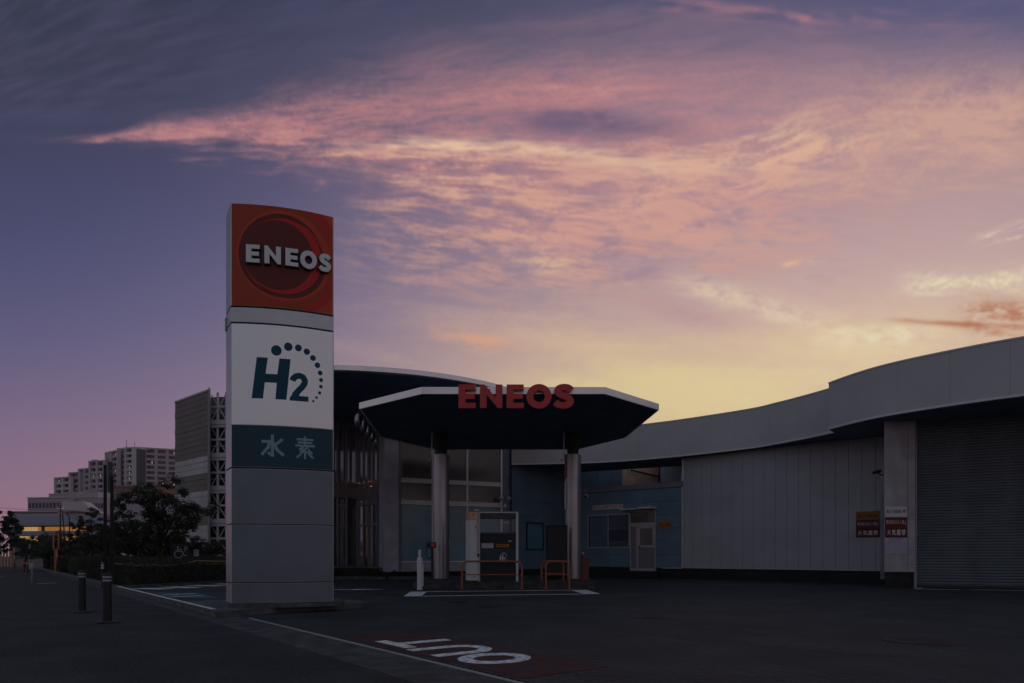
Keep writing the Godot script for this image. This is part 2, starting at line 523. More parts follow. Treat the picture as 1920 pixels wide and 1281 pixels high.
# wall that follows a plan line (left to right as seen), with thickness
func band(st: SurfaceTool, line: PackedVector2Array, y0: float, y1: float, depth: float, out := 0.0) -> void:
	var f := PackedVector2Array()
	var k := PackedVector2Array()
	for i in line.size():
		var e := (line[mini(i + 1, line.size() - 1)] - line[maxi(i - 1, 0)]).normalized()
		var n := Vector2(e.y, -e.x)
		f.append(line[i] + n * out)
		k.append(line[i] + n * (out - depth))
	for i in line.size() - 1:
		st.set_smooth_group(1)
		quad(st, up(f[i], y0), up(f[i + 1], y0), up(f[i + 1], y1), up(f[i], y1))
		st.set_smooth_group(-1)
		quad(st, up(k[i + 1], y0), up(k[i], y0), up(k[i], y1), up(k[i + 1], y1))
		quad(st, up(f[i], y1), up(f[i + 1], y1), up(k[i + 1], y1), up(k[i], y1))
		quad(st, up(k[i], y0), up(k[i + 1], y0), up(f[i + 1], y0), up(f[i], y0))
	var m := line.size() - 1
	quad(st, up(k[0], y0), up(f[0], y0), up(f[0], y1), up(k[0], y1))
	quad(st, up(f[m], y0), up(k[m], y0), up(k[m], y1), up(f[m], y1))

# ---------------------------------------------------------------- pictures for flat print
class Sheet2D:
	var im: Image
	var w: int
	var h: int
	const K := 3
	func _init(pw: int, ph: int, bg: Color) -> void:
		w = pw * K
		h = ph * K
		im = Image.create_empty(w, h, false, Image.FORMAT_RGB8)
		im.fill(bg)
	func poly(p: PackedVector2Array, c: Color) -> void:
		var lo := 1e9
		var hi := -1e9
		for q in p:
			lo = minf(lo, q.y)
			hi = maxf(hi, q.y)
		for y in range(maxi(0, int(lo * h)), mini(h - 1, int(hi * h)) + 1):
			var yy := (y + 0.5) / h
			var xs := []
			for i in p.size():
				var a := p[i]
				var b := p[(i + 1) % p.size()]
				if (a.y <= yy) != (b.y <= yy):
					xs.append(a.x + (yy - a.y) / (b.y - a.y) * (b.x - a.x))
			xs.sort()
			for i in range(0, xs.size() - 1, 2):
				var x0 := int(round(xs[i] * w))
				var x1 := int(round(xs[i + 1] * w))
				im.fill_rect(Rect2i(x0, y, maxi(x1 - x0, 0), 1), c)
	func oval(cx: float, cy: float, rx: float, ry: float, c: Color) -> void:
		var p := PackedVector2Array()
		for i in 72:
			p.append(Vector2(cx + rx * cos(TAU * i / 72.0), cy + ry * sin(TAU * i / 72.0)))
		poly(p, c)
	func rect(x: float, y: float, rw: float, rh: float, c: Color) -> void:
		im.fill_rect(Rect2i(int(x * w), int(y * h), int(rw * w), int(rh * h)), c)
	# strokes: points «x,y» on a grid of 100, strokes parted by |, into the box x, y, rw, rh; thick in grid steps
	func strokes(s: String, x: float, y: float, rw: float, rh: float, thick: float, c: Color) -> void:
		for one in s.split("|"):
			var pts := []
			for q in one.strip_edges().split(" "):
				var xy := q.split(",")
				pts.append(Vector2(float(xy[0]), float(xy[1])))
			for i in pts.size() - 1:
				var a: Vector2 = pts[i]
				var b: Vector2 = pts[i + 1]
				var e := (b - a).normalized()
				var n := Vector2(-e.y, e.x) * thick * 0.5
				var f := e * thick * 0.5
				var quad_ := PackedVector2Array()
				for v in [a - f + n, b + f + n, b + f - n, a - f - n]:
					quad_.append(Vector2(x + v.x / 100.0 * rw, y + v.y / 100.0 * rh))
				poly(quad_, c)
	func done() -> ImageTexture:
		im.resize(w / K, h / K, Image.INTERPOLATE_TRILINEAR if false else Image.INTERPOLATE_LANCZOS)
		return ImageTexture.create_from_image(im)

var glyph := {
	"水": "50,5 50,90 36,82|10,30 38,30 32,55 8,84|88,22 58,48|56,40 70,65 94,86",
	"素": "14,14 86,14|50,4 50,42|20,28 80,28|8,42 92,42|42,46 26,58 50,60|62,50 30,71 78,71|70,62 82,76|50,71 50,97|30,80 14,93|70,80 86,93",
	"火": "50,5 46,50 10,94|50,45 62,70 92,94|20,28 26,50|82,26 68,48",
	"気": "28,4 10,34|26,16 88,16|24,30 78,30|14,44 70,44 74,80 92,94 94,78|20,60 60,92|58,56 18,94",
	"厳": "26,4 32,14|50,2 50,14|76,4 68,14|10,20 92,20|18,20 16,60 6,96|28,34 56,34|28,34 28,94|54,34 54,94|28,52 54,52|28,68 54,68|24,84 58,84|70,28 60,50|66,42 94,42|86,42 78,70 60,96|66,54 76,78 96,96",
	"禁": "8,16 46,16|27,4 27,46|26,18 8,40|30,20 44,36|54,16 92,16|73,4 73,46|72,18 54,40|76,20 92,38|26,54 74,54|12,66 88,66|50,66 50,96 42,92|30,74 16,90|70,74 86,90",
	"立": "50,4 50,20|12,22 88,22|30,36 38,76|70,34 58,80|6,90 94,90",
	"入": "36,8 52,12 48,40 8,94|50,30 62,60 94,94",
	"止": "50,6 50,92|50,40 84,40|22,40 22,92|6,92 94,92",
	"関": "10,6 10,96|10,6 42,6 42,32|10,19 42,19|10,32 42,32|90,6 90,96|58,6 90,6|58,6 58,32|58,19 90,19|58,32 90,32|36,42 42,50|64,42 58,50|30,54 70,54|26,70 76,70|50,54 50,70 28,94|52,72 74,92",
	"係": "30,4 8,44|22,30 22,96|88,8 44,18|70,16 50,36 72,36|84,30 44,58 88,58|66,58 66,96 58,92|50,70 40,88|80,70 92,88",
	"者": "20,18 70,18|46,4 46,36|6,36 94,36|86,8 6,70|32,52 78,52 78,96|32,52 32,96|32,74 78,74|32,94 78,94",
	"以": "18,12 20,76|8,82 40,62|40,14 52,36|82,6 78,54 40,94|66,64 92,94",
	"外": "28,4 8,52|28,20 50,20 40,60 10,94|16,42 36,58|68,4 68,96|68,36 94,58",
	"高": "50,2 50,14|6,14 94,14|28,26 72,26 72,40 28,40 28,26|12,54 12,96|12,54 88,54 88,96 80,92|34,66 66,66 66,84 34,84 34,66",
	"圧": "14,10 92,10|18,10 16,60 6,94|54,28 54,88|26,50 88,50|20,90 94,90",
	"ガ": "12,30 76,30 72,84 58,92|42,6 38,50 12,92|80,4 86,18|92,2 98,14",
	"ス": "18,14 80,14 64,50 12,92|56,56 92,92",
	"サ": "6,30 94,30|30,8 30,58|72,8 72,50 60,76 36,94",
	"プ": "14,18 80,18 70,60 30,92|88,4 96,10 88,16 82,10 88,4",
	"ラ": "22,10 78,10|12,34 84,34 74,66 34,94",
	"イ": "82,6 50,44 8,64|54,42 54,96",
	"ビ": "20,8 20,86 88,86|80,28 22,52|78,4 86,16|90,2 98,12",
	"ー": "8,50 92,50",
	"&": "84,94 28,30 34,12 52,8 62,22 18,60 18,82 40,92 64,80 84,50",
	"株": "6,28 44,28|25,4 25,96|24,34 6,70|28,40 42,56|60,8 50,34|54,26 92,26|46,50 96,50|72,4 72,96|70,52 46,84|74,52 96,84",
	"製": "14,12 50,12|30,2 30,46|8,24 52,24|14,34 14,46|14,34 46,34 46,46|64,8 64,36|84,4 84,44 76,42|8,54 92,54|46,56 10,80|36,70 36,92 54,84|50,58 92,94|84,62 62,74",
	"造": "12,8 22,20|6,38 22,38 20,74 4,88|20,78 44,92 96,92|44,4 34,26|42,16 86,16|62,4 62,36|30,36 94,36|42,50 82,50 82,76 42,76 42,50",
	"施": "24,2 24,16|4,18 46,18|18,18 18,60 4,94|18,42 40,42 38,90 28,88|62,4 52,28|58,18 94,18|54,36 54,88 94,88 94,76|48,52 92,40 90,64 82,62|72,32 72,76",
	"設": "10,10 36,10|4,26 42,26|10,40 36,40|10,54 36,54|10,68 36,68 36,92 10,92 10,68|58,8 56,30 46,42|58,8 82,8 82,34 96,36|50,50 84,50 72,74 44,94|54,58 70,80 96,94",
	"E": "84,8 18,8 18,92 84,92|18,50 74,50",
	"N": "14,92 14,8 86,92 86,8",
	"O": "50,8 20,16 8,50 20,84 50,92 80,84 92,50 80,16 50,8",
	"S": "86,20 66,8 34,8 16,22 18,38 50,50 82,62 84,78 66,92 32,92 12,78",
	"P": "18,94 18,8 66,8 84,22 84,38 66,52 18,52",
	"2": "14,30 20,14 50,6 80,14 84,34 66,56 12,92 90,92",
}

func write(s: Sheet2D, text: String, x: float, y: float, w: float, h: float, thick: float, c: Color) -> void:
	var n := text.length()
	for i in n:
		s.strokes(glyph[text[i]], x + w * (i + 0.06) / n, y, w / n * 0.88, h, thick, c)

# the H2 mark with its ring of dots, in a box
func hydrogen_mark(s: Sheet2D, x: float, y: float, w: float, h: float, c: Color) -> void:
	var f := func(px: float, py: float) -> Vector2: return Vector2(x + w * px, y + h * py)
	var pts := [[0.244, 0.327], [0.351, 0.327], [0.330, 0.488], [0.444, 0.488], [0.465, 0.327], [0.574, 0.327], [0.533, 0.738], [0.426, 0.738], [0.438, 0.574], [0.322, 0.574], [0.304, 0.738], [0.194, 0.738]]
	var p := PackedVector2Array()
	for q in pts:
		p.append(f.call(q[0], q[1]))
	s.poly(p, c)
	# the figure two
	var mid := PackedVector2Array()
	for q in [[0.594, 0.542], [0.602, 0.516], [0.630, 0.492], [0.664, 0.485], [0.698, 0.497], [0.717, 0.528], [0.712, 0.562], [0.690, 0.596], [0.655, 0.634], [0.610, 0.690]]:
		mid.append(Vector2(q[0], q[1]))
	for g in Geometry2D.offset_polyline(mid, 0.030, Geometry2D.JOIN_ROUND, Geometry2D.END_BUTT):
		var gp := PackedVector2Array()
		for q in g:
			gp.append(f.call(q.x, q.y))
		s.poly(gp, c)
	p = PackedVector2Array([f.call(0.566, 0.742), f.call(0.566, 0.712), f.call(0.604, 0.662), f.call(0.668, 0.672), f.call(0.655, 0.690), f.call(0.752, 0.690), f.call(0.752, 0.742)])
	s.poly(p, c)
	for q in [[497, 301, 41], [590, 272, 33], [670, 280, 27], [737, 308, 25], [786, 356, 23], [822, 412, 22], [844, 472, 19], [851, 528, 16], [850, 580, 14.5], [840, 630, 13], [815, 668, 10.5], [788, 697, 9]]:
		var top: float = 75 + 0.0877 * (q[0] - 150)
		var low: float = 870 + 0.0564 * (q[0] - 150)
		var m: Vector2 = f.call((q[0] - 150) / 798.0, (q[1] - top) / (low - top))
		s.oval(m.x, m.y, q[2] / 798.0 * w, q[2] / 785.0 * h, c)

func print_mat(tex: Texture2D, rough := 0.45) -> StandardMaterial3D:
	var m := StandardMaterial3D.new()
	m.albedo_texture = tex
	m.roughness = rough
	m.metallic_specular = 0.4
	return m

# thin printed plate whose front shows a picture; frame of its upper-left corner, to the right and down
func plate(called: String, a: Vector2, b: Vector2, y0: float, y1: float, out: float, m: Material, parent: Node = null) -> MeshInstance3D:
	var e := (b - a).normalized()
	var n := Vector2(e.y, -e.x)
	var a1 := a + n * out
	var b1 := b + n * out
	var a0 := a + n * (out - 0.015)
	var b0 := b + n * (out - 0.015)
	var st := ms()
	quad_uv(st, up(a1, y0), up(b1, y0), up(b1, y1), up(a1, y1), Vector2(0, 1), Vector2(1, 1), Vector2(1, 0), Vector2(0, 0))
	var k := Vector2(0.004, 0.004)
	quad_uv(st, up(a0, y1), up(a1, y1), up(b1, y1), up(b0, y1), k, k, k, k)
	quad_uv(st, up(a0, y0), up(b0, y0), up(b1, y0), up(a1, y0), k, k, k, k)
	quad_uv(st, up(a0, y0), up(a1, y0), up(a1, y1), up(a0, y1), k, k, k, k)
	quad_uv(st, up(b1, y0), up(b0, y0), up(b0, y1), up(b1, y1), k, k, k, k)
	quad_uv(st, up(b0, y0), up(a0, y0), up(a0, y1), up(b0, y1), k, k, k, k)
	return obj(called, st, m, parent)

# ---------------------------------------------------------------- block capitals as solids, one unit high, y up
func letter_polys(ch: String) -> Array:
	match ch:
		"E": return [PackedVector2Array([Vector2(0, 0), Vector2(0.70, 0), Vector2(0.70, 0.22), Vector2(0.28, 0.22), Vector2(0.28, 0.39), Vector2(0.66, 0.39), Vector2(0.66, 0.61), Vector2(0.28, 0.61), Vector2(0.28, 0.78), Vector2(0.70, 0.78), Vector2(0.70, 1), Vector2(0, 1)])]
		"N": return [PackedVector2Array([Vector2(0, 0), Vector2(0.27, 0), Vector2(0.27, 0.56), Vector2(0.72, 0), Vector2(0.90, 0), Vector2(0.90, 1), Vector2(0.63, 1), Vector2(0.63, 0.44), Vector2(0.18, 1), Vector2(0, 1)])]
		"O":
			var p := PackedVector2Array()
			for i in 49:
				p.append(Vector2(0.51 + 0.51 * cos(TAU * i / 48.0), 0.5 + 0.52 * sin(TAU * i / 48.0)))
			for i in 49:
				p.append(Vector2(0.51 + 0.235 * cos(-TAU * i / 48.0), 0.5 + 0.25 * sin(-TAU * i / 48.0)))
			return [p]
		"S":
			var mid := []
			for q in [[0.68, 0.76], [0.55, 0.865], [0.38, 0.89], [0.20, 0.84], [0.145, 0.72], [0.22, 0.60], [0.40, 0.51], [0.58, 0.41], [0.635, 0.29], [0.56, 0.16], [0.38, 0.11], [0.18, 0.145], [0.05, 0.25]]:
				mid.append(Vector2(q[0], q[1]))
			return Geometry2D.offset_polyline(smooth_line(mid, 5), 0.135, Geometry2D.JOIN_ROUND, Geometry2D.END_BUTT)
	return []

# a letter that stands off a wall: lower left corner, right, outward; face and sides in one mesh
func letter(called: String, ch: String, h: float, w_scale: float, z0: float, z1: float, xf: Transform3D, m: Material, parent: Node, side: Material = null) -> void:
	var st := ms()
	for p in letter_polys(ch):
		var q := PackedVector2Array()
		for v in p:
			q.append(Vector2(v.x * h * w_scale, v.y * h))
		if ch == "O":
			# ring: built as quads between the outer and the inner edge
			var n := q.size() / 2
			for i in n - 1:
				var a := q[i]
				var b := q[i + 1]
				var c := q[2 * n - 2 - i]
				var d := q[2 * n - 1 - i]
				quad(st, xf * Vector3(a.x, a.y, z1), xf * Vector3(b.x, b.y, z1), xf * Vector3(c.x, c.y, z1), xf * Vector3(d.x, d.y, z1))
				quad(st, xf * Vector3(b.x, b.y, z0), xf * Vector3(a.x, a.y, z0), xf * Vector3(d.x, d.y, z0), xf * Vector3(c.x, c.y, z0))
				quad(st, xf * Vector3(a.x, a.y, z0), xf * Vector3(b.x, b.y, z0), xf * Vector3(b.x, b.y, z1), xf * Vector3(a.x, a.y, z1))
				quad(st, xf * Vector3(c.x, c.y, z0), xf * Vector3(d.x, d.y, z0), xf * Vector3(d.x, d.y, z1), xf * Vector3(c.x, c.y, z1))
		else:
			prism(st, q, z0, z1, xf)
	var o := obj(called, st, m, parent)
	if side:
		var s2 := ms()
		for p in letter_polys(ch):
			var q := PackedVector2Array()
			var mid := Vector2(0.4, 0.5)
			for v in p:
				var g: Vector2 = v
				q.append(Vector2(g.x * h * w_scale, g.y * h))
			if ch == "O":
				var ring := PackedVector2Array()
				for i in 48:
					ring.append(Vector2((0.51 + 0.545 * cos(TAU * i / 48.0)) * h * w_scale, (0.5 + 0.555 * sin(TAU * i / 48.0)) * h))
				prism_ring(s2, ring, Vector2(0.51 * h * w_scale, 0.5 * h), 0.40, z0 - 0.03, z0 - 0.002, xf)
			else:
				for g in Geometry2D.offset_polygon(q, 0.012, Geometry2D.JOIN_MITER):
					prism(s2, g, z0 - 0.03, z0 - 0.002, xf)
		obj("backing", s2, side, o)

func prism_ring(st: SurfaceTool, ring: PackedVector2Array, c: Vector2, k: float, z0: float, z1: float, xf: Transform3D) -> void:
	var n := ring.size()
	for i in n:
		var a := ring[i]
		var b := ring[(i + 1) % n]
		var d := c + (a - c) * k
		var e := c + (b - c) * k
		quad(st, xf * Vector3(a.x, a.y, z1), xf * Vector3(b.x, b.y, z1), xf * Vector3(e.x, e.y, z1), xf * Vector3(d.x, d.y, z1))
		quad(st, xf * Vector3(a.x, a.y, z0), xf * Vector3(b.x, b.y, z0), xf * Vector3(b.x, b.y, z1), xf * Vector3(a.x, a.y, z1))
		quad(st, xf * Vector3(e.x, e.y, z0), xf * Vector3(d.x, d.y, z0), xf * Vector3(d.x, d.y, z1), xf * Vector3(e.x, e.y, z1))

# ---------------------------------------------------------------- materials
var M := {}

func noise_tex(sd: int, freq: float, lo: float, hi: float, octaves := 4, normal := false, bump_strength := 4.0) -> NoiseTexture2D:
	var n := FastNoiseLite.new()
	n.seed = sd
	n.frequency = freq
	n.fractal_octaves = octaves
	var t := NoiseTexture2D.new()
	t.width = 512
	t.height = 512
	t.seamless = true
	t.noise = n
	if normal:
		t.as_normal_map = true
		t.bump_strength = bump_strength
	else:
		var g := Gradient.new()
		g.set_color(0, Color(lo, lo, lo))
		g.set_color(1, Color(hi, hi, hi))
		t.color_ramp = g
	return t

func mat(called: String, r: float, g: float, b: float, rough := 0.6, metal := 0.0, tex: Texture2D = null, scale := 0.5, nrm: Texture2D = null, depth := 0.4) -> StandardMaterial3D:
	var m := StandardMaterial3D.new()
	m.resource_name = called
	m.albedo_color = Color(r, g, b).linear_to_srgb()
	m.roughness = rough
	m.metallic = metal
	if tex or nrm:
		m.uv1_triplanar = true
		m.uv1_world_triplanar = true
		m.uv1_scale = Vector3(scale, scale, scale)
	if tex:
		m.albedo_texture = tex
	if nrm:
		m.normal_enabled = true
		m.normal_texture = nrm
		m.normal_scale = depth
	M[called] = m
	return m

func glow(called: String, r: float, g: float, b: float, e: float) -> void:
	var m := mat(called, r * 0.5, g * 0.5, b * 0.5, 0.6)
	m.emission_enabled = true
	m.emission = Color(r, g, b).linear_to_srgb()
	m.emission_energy_multiplier = e

func make_materials() -> void:
	var grime := noise_tex(3, 0.006, 0.80, 1.0, 5)
	var soft := noise_tex(5, 0.006, 0.92, 1.0, 5)
	var patch := noise_tex(8, 0.012, 0.46, 1.0, 6)
	var worn := noise_tex(77, 0.035, 0.42, 1.0, 6)
	(worn.color_ramp as Gradient).set_offset(1, 0.50)
	var speck := noise_tex(21, 0.16, 0.60, 1.0, 3)
	var grain := noise_tex(31, 0.20, 0, 1, 3, true, 6.0)
	var wave := noise_tex(41, 0.010, 0, 1, 2, true, 2.0)
	var a := mat("asphalt", 0.052, 0.059, 0.070, 0.78, 0.0, patch, 0.11, grain, 0.25)
	a.detail_enabled = true
	a.detail_blend_mode = BaseMaterial3D.BLEND_MODE_MUL
	a.detail_albedo = speck
	mat("patch_asphalt", 0.044, 0.046, 0.050, 0.85, 0.0, patch, 0.2, grain, 0.2)
	mat("road_asphalt", 0.032, 0.035, 0.040, 0.92, 0.0, patch, 0.14, grain, 0.25)
	mat("earth", 0.030, 0.029, 0.026, 0.95, 0.0, patch, 0.05)
	mat("concrete", 0.10, 0.098, 0.10, 0.85, 0.0, patch, 0.4, grain, 0.3)
	mat("kerb_stone", 0.17, 0.17, 0.17, 0.8, 0.0, patch, 0.6, grain, 0.3)
	mat("dark_concrete", 0.030, 0.030, 0.033, 0.9, 0.0, patch, 0.4, grain, 0.3)
	mat("seal", 0.014, 0.014, 0.015, 0.7)
	mat("iron", 0.02, 0.02, 0.022, 0.6, 0.3, speck, 2.0)
	mat("drain_edge", 0.36, 0.36, 0.37, 0.55, 0.2, soft, 0.6)
	mat("white_line", 0.80, 0.79, 0.79, 0.75, 0.0, worn, 0.55)
	mat("door_infill", 0.17, 0.165, 0.185, 0.5)
	mat("red_line", 0.10, 0.016, 0.016, 0.85, 0.0, patch, 0.7)
	mat("blue_line", 0.07, 0.22, 0.30, 0.85, 0.0, patch, 0.7)
	mat("orange_line", 0.30, 0.12, 0.04, 0.85, 0.0, patch, 0.7)
	mat("fascia_white", 0.50, 0.47, 0.49, 0.42, 0.0, soft, 0.22)
	mat("trim_white", 0.66, 0.63, 0.62, 0.4)
	mat("wall_white", 0.41, 0.395, 0.43, 0.5, 0.0, soft, 0.25)
	mat("pilaster_white", 0.47, 0.43, 0.46, 0.5, 0.0, grime, 0.3)
	mat("wall_blue", 0.175, 0.265, 0.345, 0.5, 0.0, grime, 0.3, wave, 0.05)
	mat("wall_blue_dull", 0.135, 0.225, 0.31, 0.5, 0.0, grime, 0.3, wave, 0.05)
	mat("wall_teal", 0.10, 0.34, 0.46, 0.5, 0.0, grime, 0.3)
	mat("wall_sunset_tint", 0.84, 0.50, 0.36, 0.6, 0.0, grime, 0.4)  # low sunlight on this wall is put into its base colour
	mat("coping_grey", 0.22, 0.21, 0.23, 0.5, 0.0, grime, 0.4)
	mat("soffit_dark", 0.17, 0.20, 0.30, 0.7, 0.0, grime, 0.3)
	mat("shutter_grey", 0.155, 0.17, 0.20, 0.5, 0.2, grime, 0.3)
	mat("silver", 0.46, 0.45, 0.46, 0.34, 0.85, grime, 0.3)
	mat("sign_silver", 0.52, 0.51, 0.52, 0.36, 0.75, soft, 0.5)
	mat("canopy_metal", 0.84, 0.79, 0.77, 0.30, 0.8, soft, 0.3, wave, 0.12)
	mat("sign_grey", 0.165, 0.19, 0.225, 0.42, 0.5, soft, 0.6)
	mat("sign_dark", 0.012, 0.012, 0.014, 0.6)
	mat("letter_white", 0.78, 0.76, 0.76, 0.35)
	mat("letter_red", 0.60, 0.030, 0.032, 0.38)
	mat("column_metal", 0.36, 0.35, 0.38, 0.34, 0.78, soft, 0.4)
	mat("dark_metal", 0.022, 0.023, 0.027, 0.6, 0.2)
	mat("black_panel", 0.008, 0.008, 0.010, 0.6)
	mat("matt_black", 0.007, 0.007, 0.008, 0.8)
	mat("frame_grey", 0.34, 0.33, 0.36, 0.4, 0.3)
	mat("frame_light", 0.70, 0.67, 0.68, 0.4, 0.3)
	mat("frame_dark", 0.20, 0.18, 0.185, 0.4, 0.4)
	mat("pillar_grey", 0.46, 0.46, 0.54, 0.45, 0.1, grime, 0.4)
	mat("pillar_brown", 0.24, 0.20, 0.22, 0.5, 0.1, grime, 0.4)
	mat("blind_teal", 0.14, 0.31, 0.40, 0.22, 0.0, grime, 0.2)
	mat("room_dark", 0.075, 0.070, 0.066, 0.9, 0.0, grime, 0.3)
	mat("room_brown", 0.11, 0.060, 0.045, 0.8, 0.0, patch, 0.3)
	mat("dark_glass", 0.012, 0.014, 0.017, 0.08)
	mat("teal_panel", 0.022, 0.062, 0.090, 0.4)
	mat("copper", 0.42, 0.27, 0.20, 0.35, 0.7)
	mat("rail_orange", 0.34, 0.095, 0.035, 0.45)
	mat("box_red", 0.11, 0.013, 0.013, 0.45)
	mat("post_white", 0.62, 0.60, 0.60, 0.45)
	mat("bollard_dark", 0.010, 0.010, 0.011, 0.6)
	mat("label_orange", 0.55, 0.25, 0.03, 0.5)
	mat("label_grey", 0.40, 0.41, 0.44, 0.5)
	mat("rope", 0.50, 0.30, 0.13, 0.9)
	mat("bark", 0.035, 0.028, 0.022, 0.95, 0.0, speck, 2.0)
	mat("siding_brown", 0.23, 0.195, 0.175, 0.75, 0.0, grime, 0.1)
	mat("siding_light", 0.62, 0.57, 0.55, 0.75, 0.0, grime, 0.1)
	mat("steel_grey", 0.44, 0.43, 0.46, 0.6, 0.2)
	mat("far_wall", 0.38, 0.32, 0.36, 0.8)
	mat("far_light", 0.50, 0.44, 0.46, 0.8)
	mat("far_dark", 0.02, 0.026, 0.036, 0.5)
	mat("far_brown", 0.24, 0.14, 0.12, 0.8)
	mat("far_roof", 0.26, 0.26, 0.34, 0.6)
	glow("lamp_warm", 1.0, 0.42, 0.14, 0.55)
	glow("lit_amber", 1.0, 0.40, 0.09, 0.26)
	glow("lit_yellow", 1.0, 0.62, 0.22, 0.40)
	glow("lit_window", 1.0, 0.90, 0.70, 0.20)
	glow("lit_red", 1.0, 0.08, 0.04, 0.12)
	var p := mat("pane", 0.05, 0.055, 0.06, 0.2)
	p.transparency = BaseMaterial3D.TRANSPARENCY_ALPHA
	p.albedo_color.a = 0.35
	mat("mirror_pane", 0.36, 0.37, 0.42, 0.05, 0.75)
	var c := mat("clear_pane", 0.25, 0.32, 0.36, 0.04)
	c.transparency = BaseMaterial3D.TRANSPARENCY_ALPHA
	c.albedo_color.a = 0.06
	c.metallic_specular = 0.25
	for q in [["leaf_dark", 0.020, 0.030, 0.016], ["leaf_mid", 0.034, 0.042, 0.022], ["leaf_hedge", 0.034, 0.036, 0.018]]:
		var l := mat(q[0], 1, 1, 1, 0.75)
		l.vertex_color_use_as_albedo = true
		l.backlight_enabled = true
		l.backlight = Color(q[1], q[2], q[3]).linear_to_srgb()

# ---------------------------------------------------------------- ground
func build_ground() -> void:
	var st := ms()
	box(st, Vector3(0, -0.56, -400), Vector3(1500, 1.0, 1300))
	struct("ground", st, M.earth)
	st = ms()
	block(st, PackedVector2Array([road(-16, -25), road(2.66, -25), road(2.66, 220), road(-16, 220)]), -0.06, -0.004)
	struct("road", st, M.road_asphalt)
	# concrete gutter beside the yard
	st = ms()
	for i in 46:
		var l := -12.0 + i * 2.0
		block(st, PackedVector2Array([road(2.66, l + 0.006), road(3.27, l + 0.006), road(3.27, l + 1.994), road(2.66, l + 1.994)]), -0.06, 0.0)
	struct("gutter", st, M.concrete)
	# the yard
	st = ms()
	var y := PackedVector2Array([road(3.41, -12), Vector2(60, -10), Vector2(60, 60), road(3.27, 60), road(3.27, 11.20), road(3.41, 11.20)])
	block(st, y, -0.06, 0.0)
	struct("yard", st, M.asphalt)
	# drain channel along the edge, white edge rails and dark grating
	var dr := thing("drain_channel", "long narrow drain with pale edge rails between concrete gutter and forecourt", "drain", up(road(3.35, 4), 0))
	var o := dr.position
	for q in [[3.27, 3.315, "edge_rail", "drain_edge", 0.008], [3.315, 3.385, "grating", "iron", -0.012], [3.385, 3.41, "edge_rail", "concrete", 0.002]]:
		st = ms()
		block(st, PackedVector2Array([road(q[0], -11.9), road(q[1], -11.9), road(q[1], 11.18), road(q[0], 11.18)]), -0.06, q[4])
		var k := obj(q[2], st, M[q[3]], dr)
		k.position = -o
	st = ms()
	for i in 150:
		var l := -2.0 + i * 0.088
		block(st, PackedVector2Array([road(3.317, l), road(3.383, l), road(3.383, l + 0.030), road(3.317, l + 0.030)]), -0.012, 0.0)
	var bars := obj("grating_bars", st, M.dark_metal, dr)
	bars.position = -o
	bars.set_meta("kind", "stuff")
	# kerb along the yard further on, its top painted white
	st = ms()
	block(st, PackedVector2Array([road(2.95, 12.0), road(3.05, 12.0), road(3.05, 22.9), road(2.95, 22.9)]), -0.03, 0.1)
	struct("kerb", st, M.kerb_stone)
	st = ms()
	for q in [[12.15, 15.3], [15.32, 22.9]]:
		block(st, PackedVector2Array([road(2.952, q[0]), road(3.03, q[0]), road(3.03, q[1]), road(2.952, q[1])]), 0.1, 0.104)
	struct("kerb_marking", st, M.white_line)
	# raised island of the pylon sign
	var top := PackedVector2Array()
	var edge := [Vector2(-4.76, 10.97), Vector2(-4.41, 11.75 - 0.22), Vector2(-3.88, 12.12), Vector2(-3.26, 12.62), Vector2(-3.0, 12.86), Vector2(-2.86, 13.17), Vector2(-2.98, 13.55), Vector2(-3.35, 13.9), Vector2(-3.9, 14.25), Vector2(-5.2, 14.95), Vector2(-6.47, 13.32)]
	for e in smooth_line(edge.slice(0, 9), 4):
		top.append(e)
	top.append(edge[9])
	top.append(edge[10])
	st = ms()
	block(st, top, -0.02, 0.1)
	struct("island_pavement", st, M.kerb_stone)
	# low kerb line and planting bed edge in front of the buildings
	st = ms()
	band(st, PackedVector2Array([plan(626, 28.6), plan(700, 28.8), plan(748, 28.7), plan(815, 28.4)]), 0.0, 0.12, 0.15)
	struct("kerb", st, M.kerb_stone)
	st = ms()
	band(st, PackedVector2Array([road(3.1, 23.2), Vector2(-10.35, 24.9), Vector2(-7.6, 27.6)]), 0.0, 0.1, 0.12)
	struct("kerb", st, M.kerb_stone)
	st = ms()
	band(st, PackedVector2Array([road(3.0, 60), road(3.0, 40), road(3.0, 22.95)]), -0.02, 0.1, 0.14)
	struct("kerb", st, M.kerb_stone)

func marking(called: String, label: String, poly_list: Array, m: Material, y := 0.004, group := "") -> void:
	var st := ms()
	for p in poly_list:
		block(st, p, y - 0.004, y)
	var o := obj(called, st, m)
	tag(o, label, "road marking", group)

func strip(a: Vector2, b: Vector2, w: float) -> PackedVector2Array:
	var e := (b - a).normalized()
	var n := Vector2(e.y, -e.x) * w * 0.5
	return PackedVector2Array([a - n, b - n, b + n, a + n])

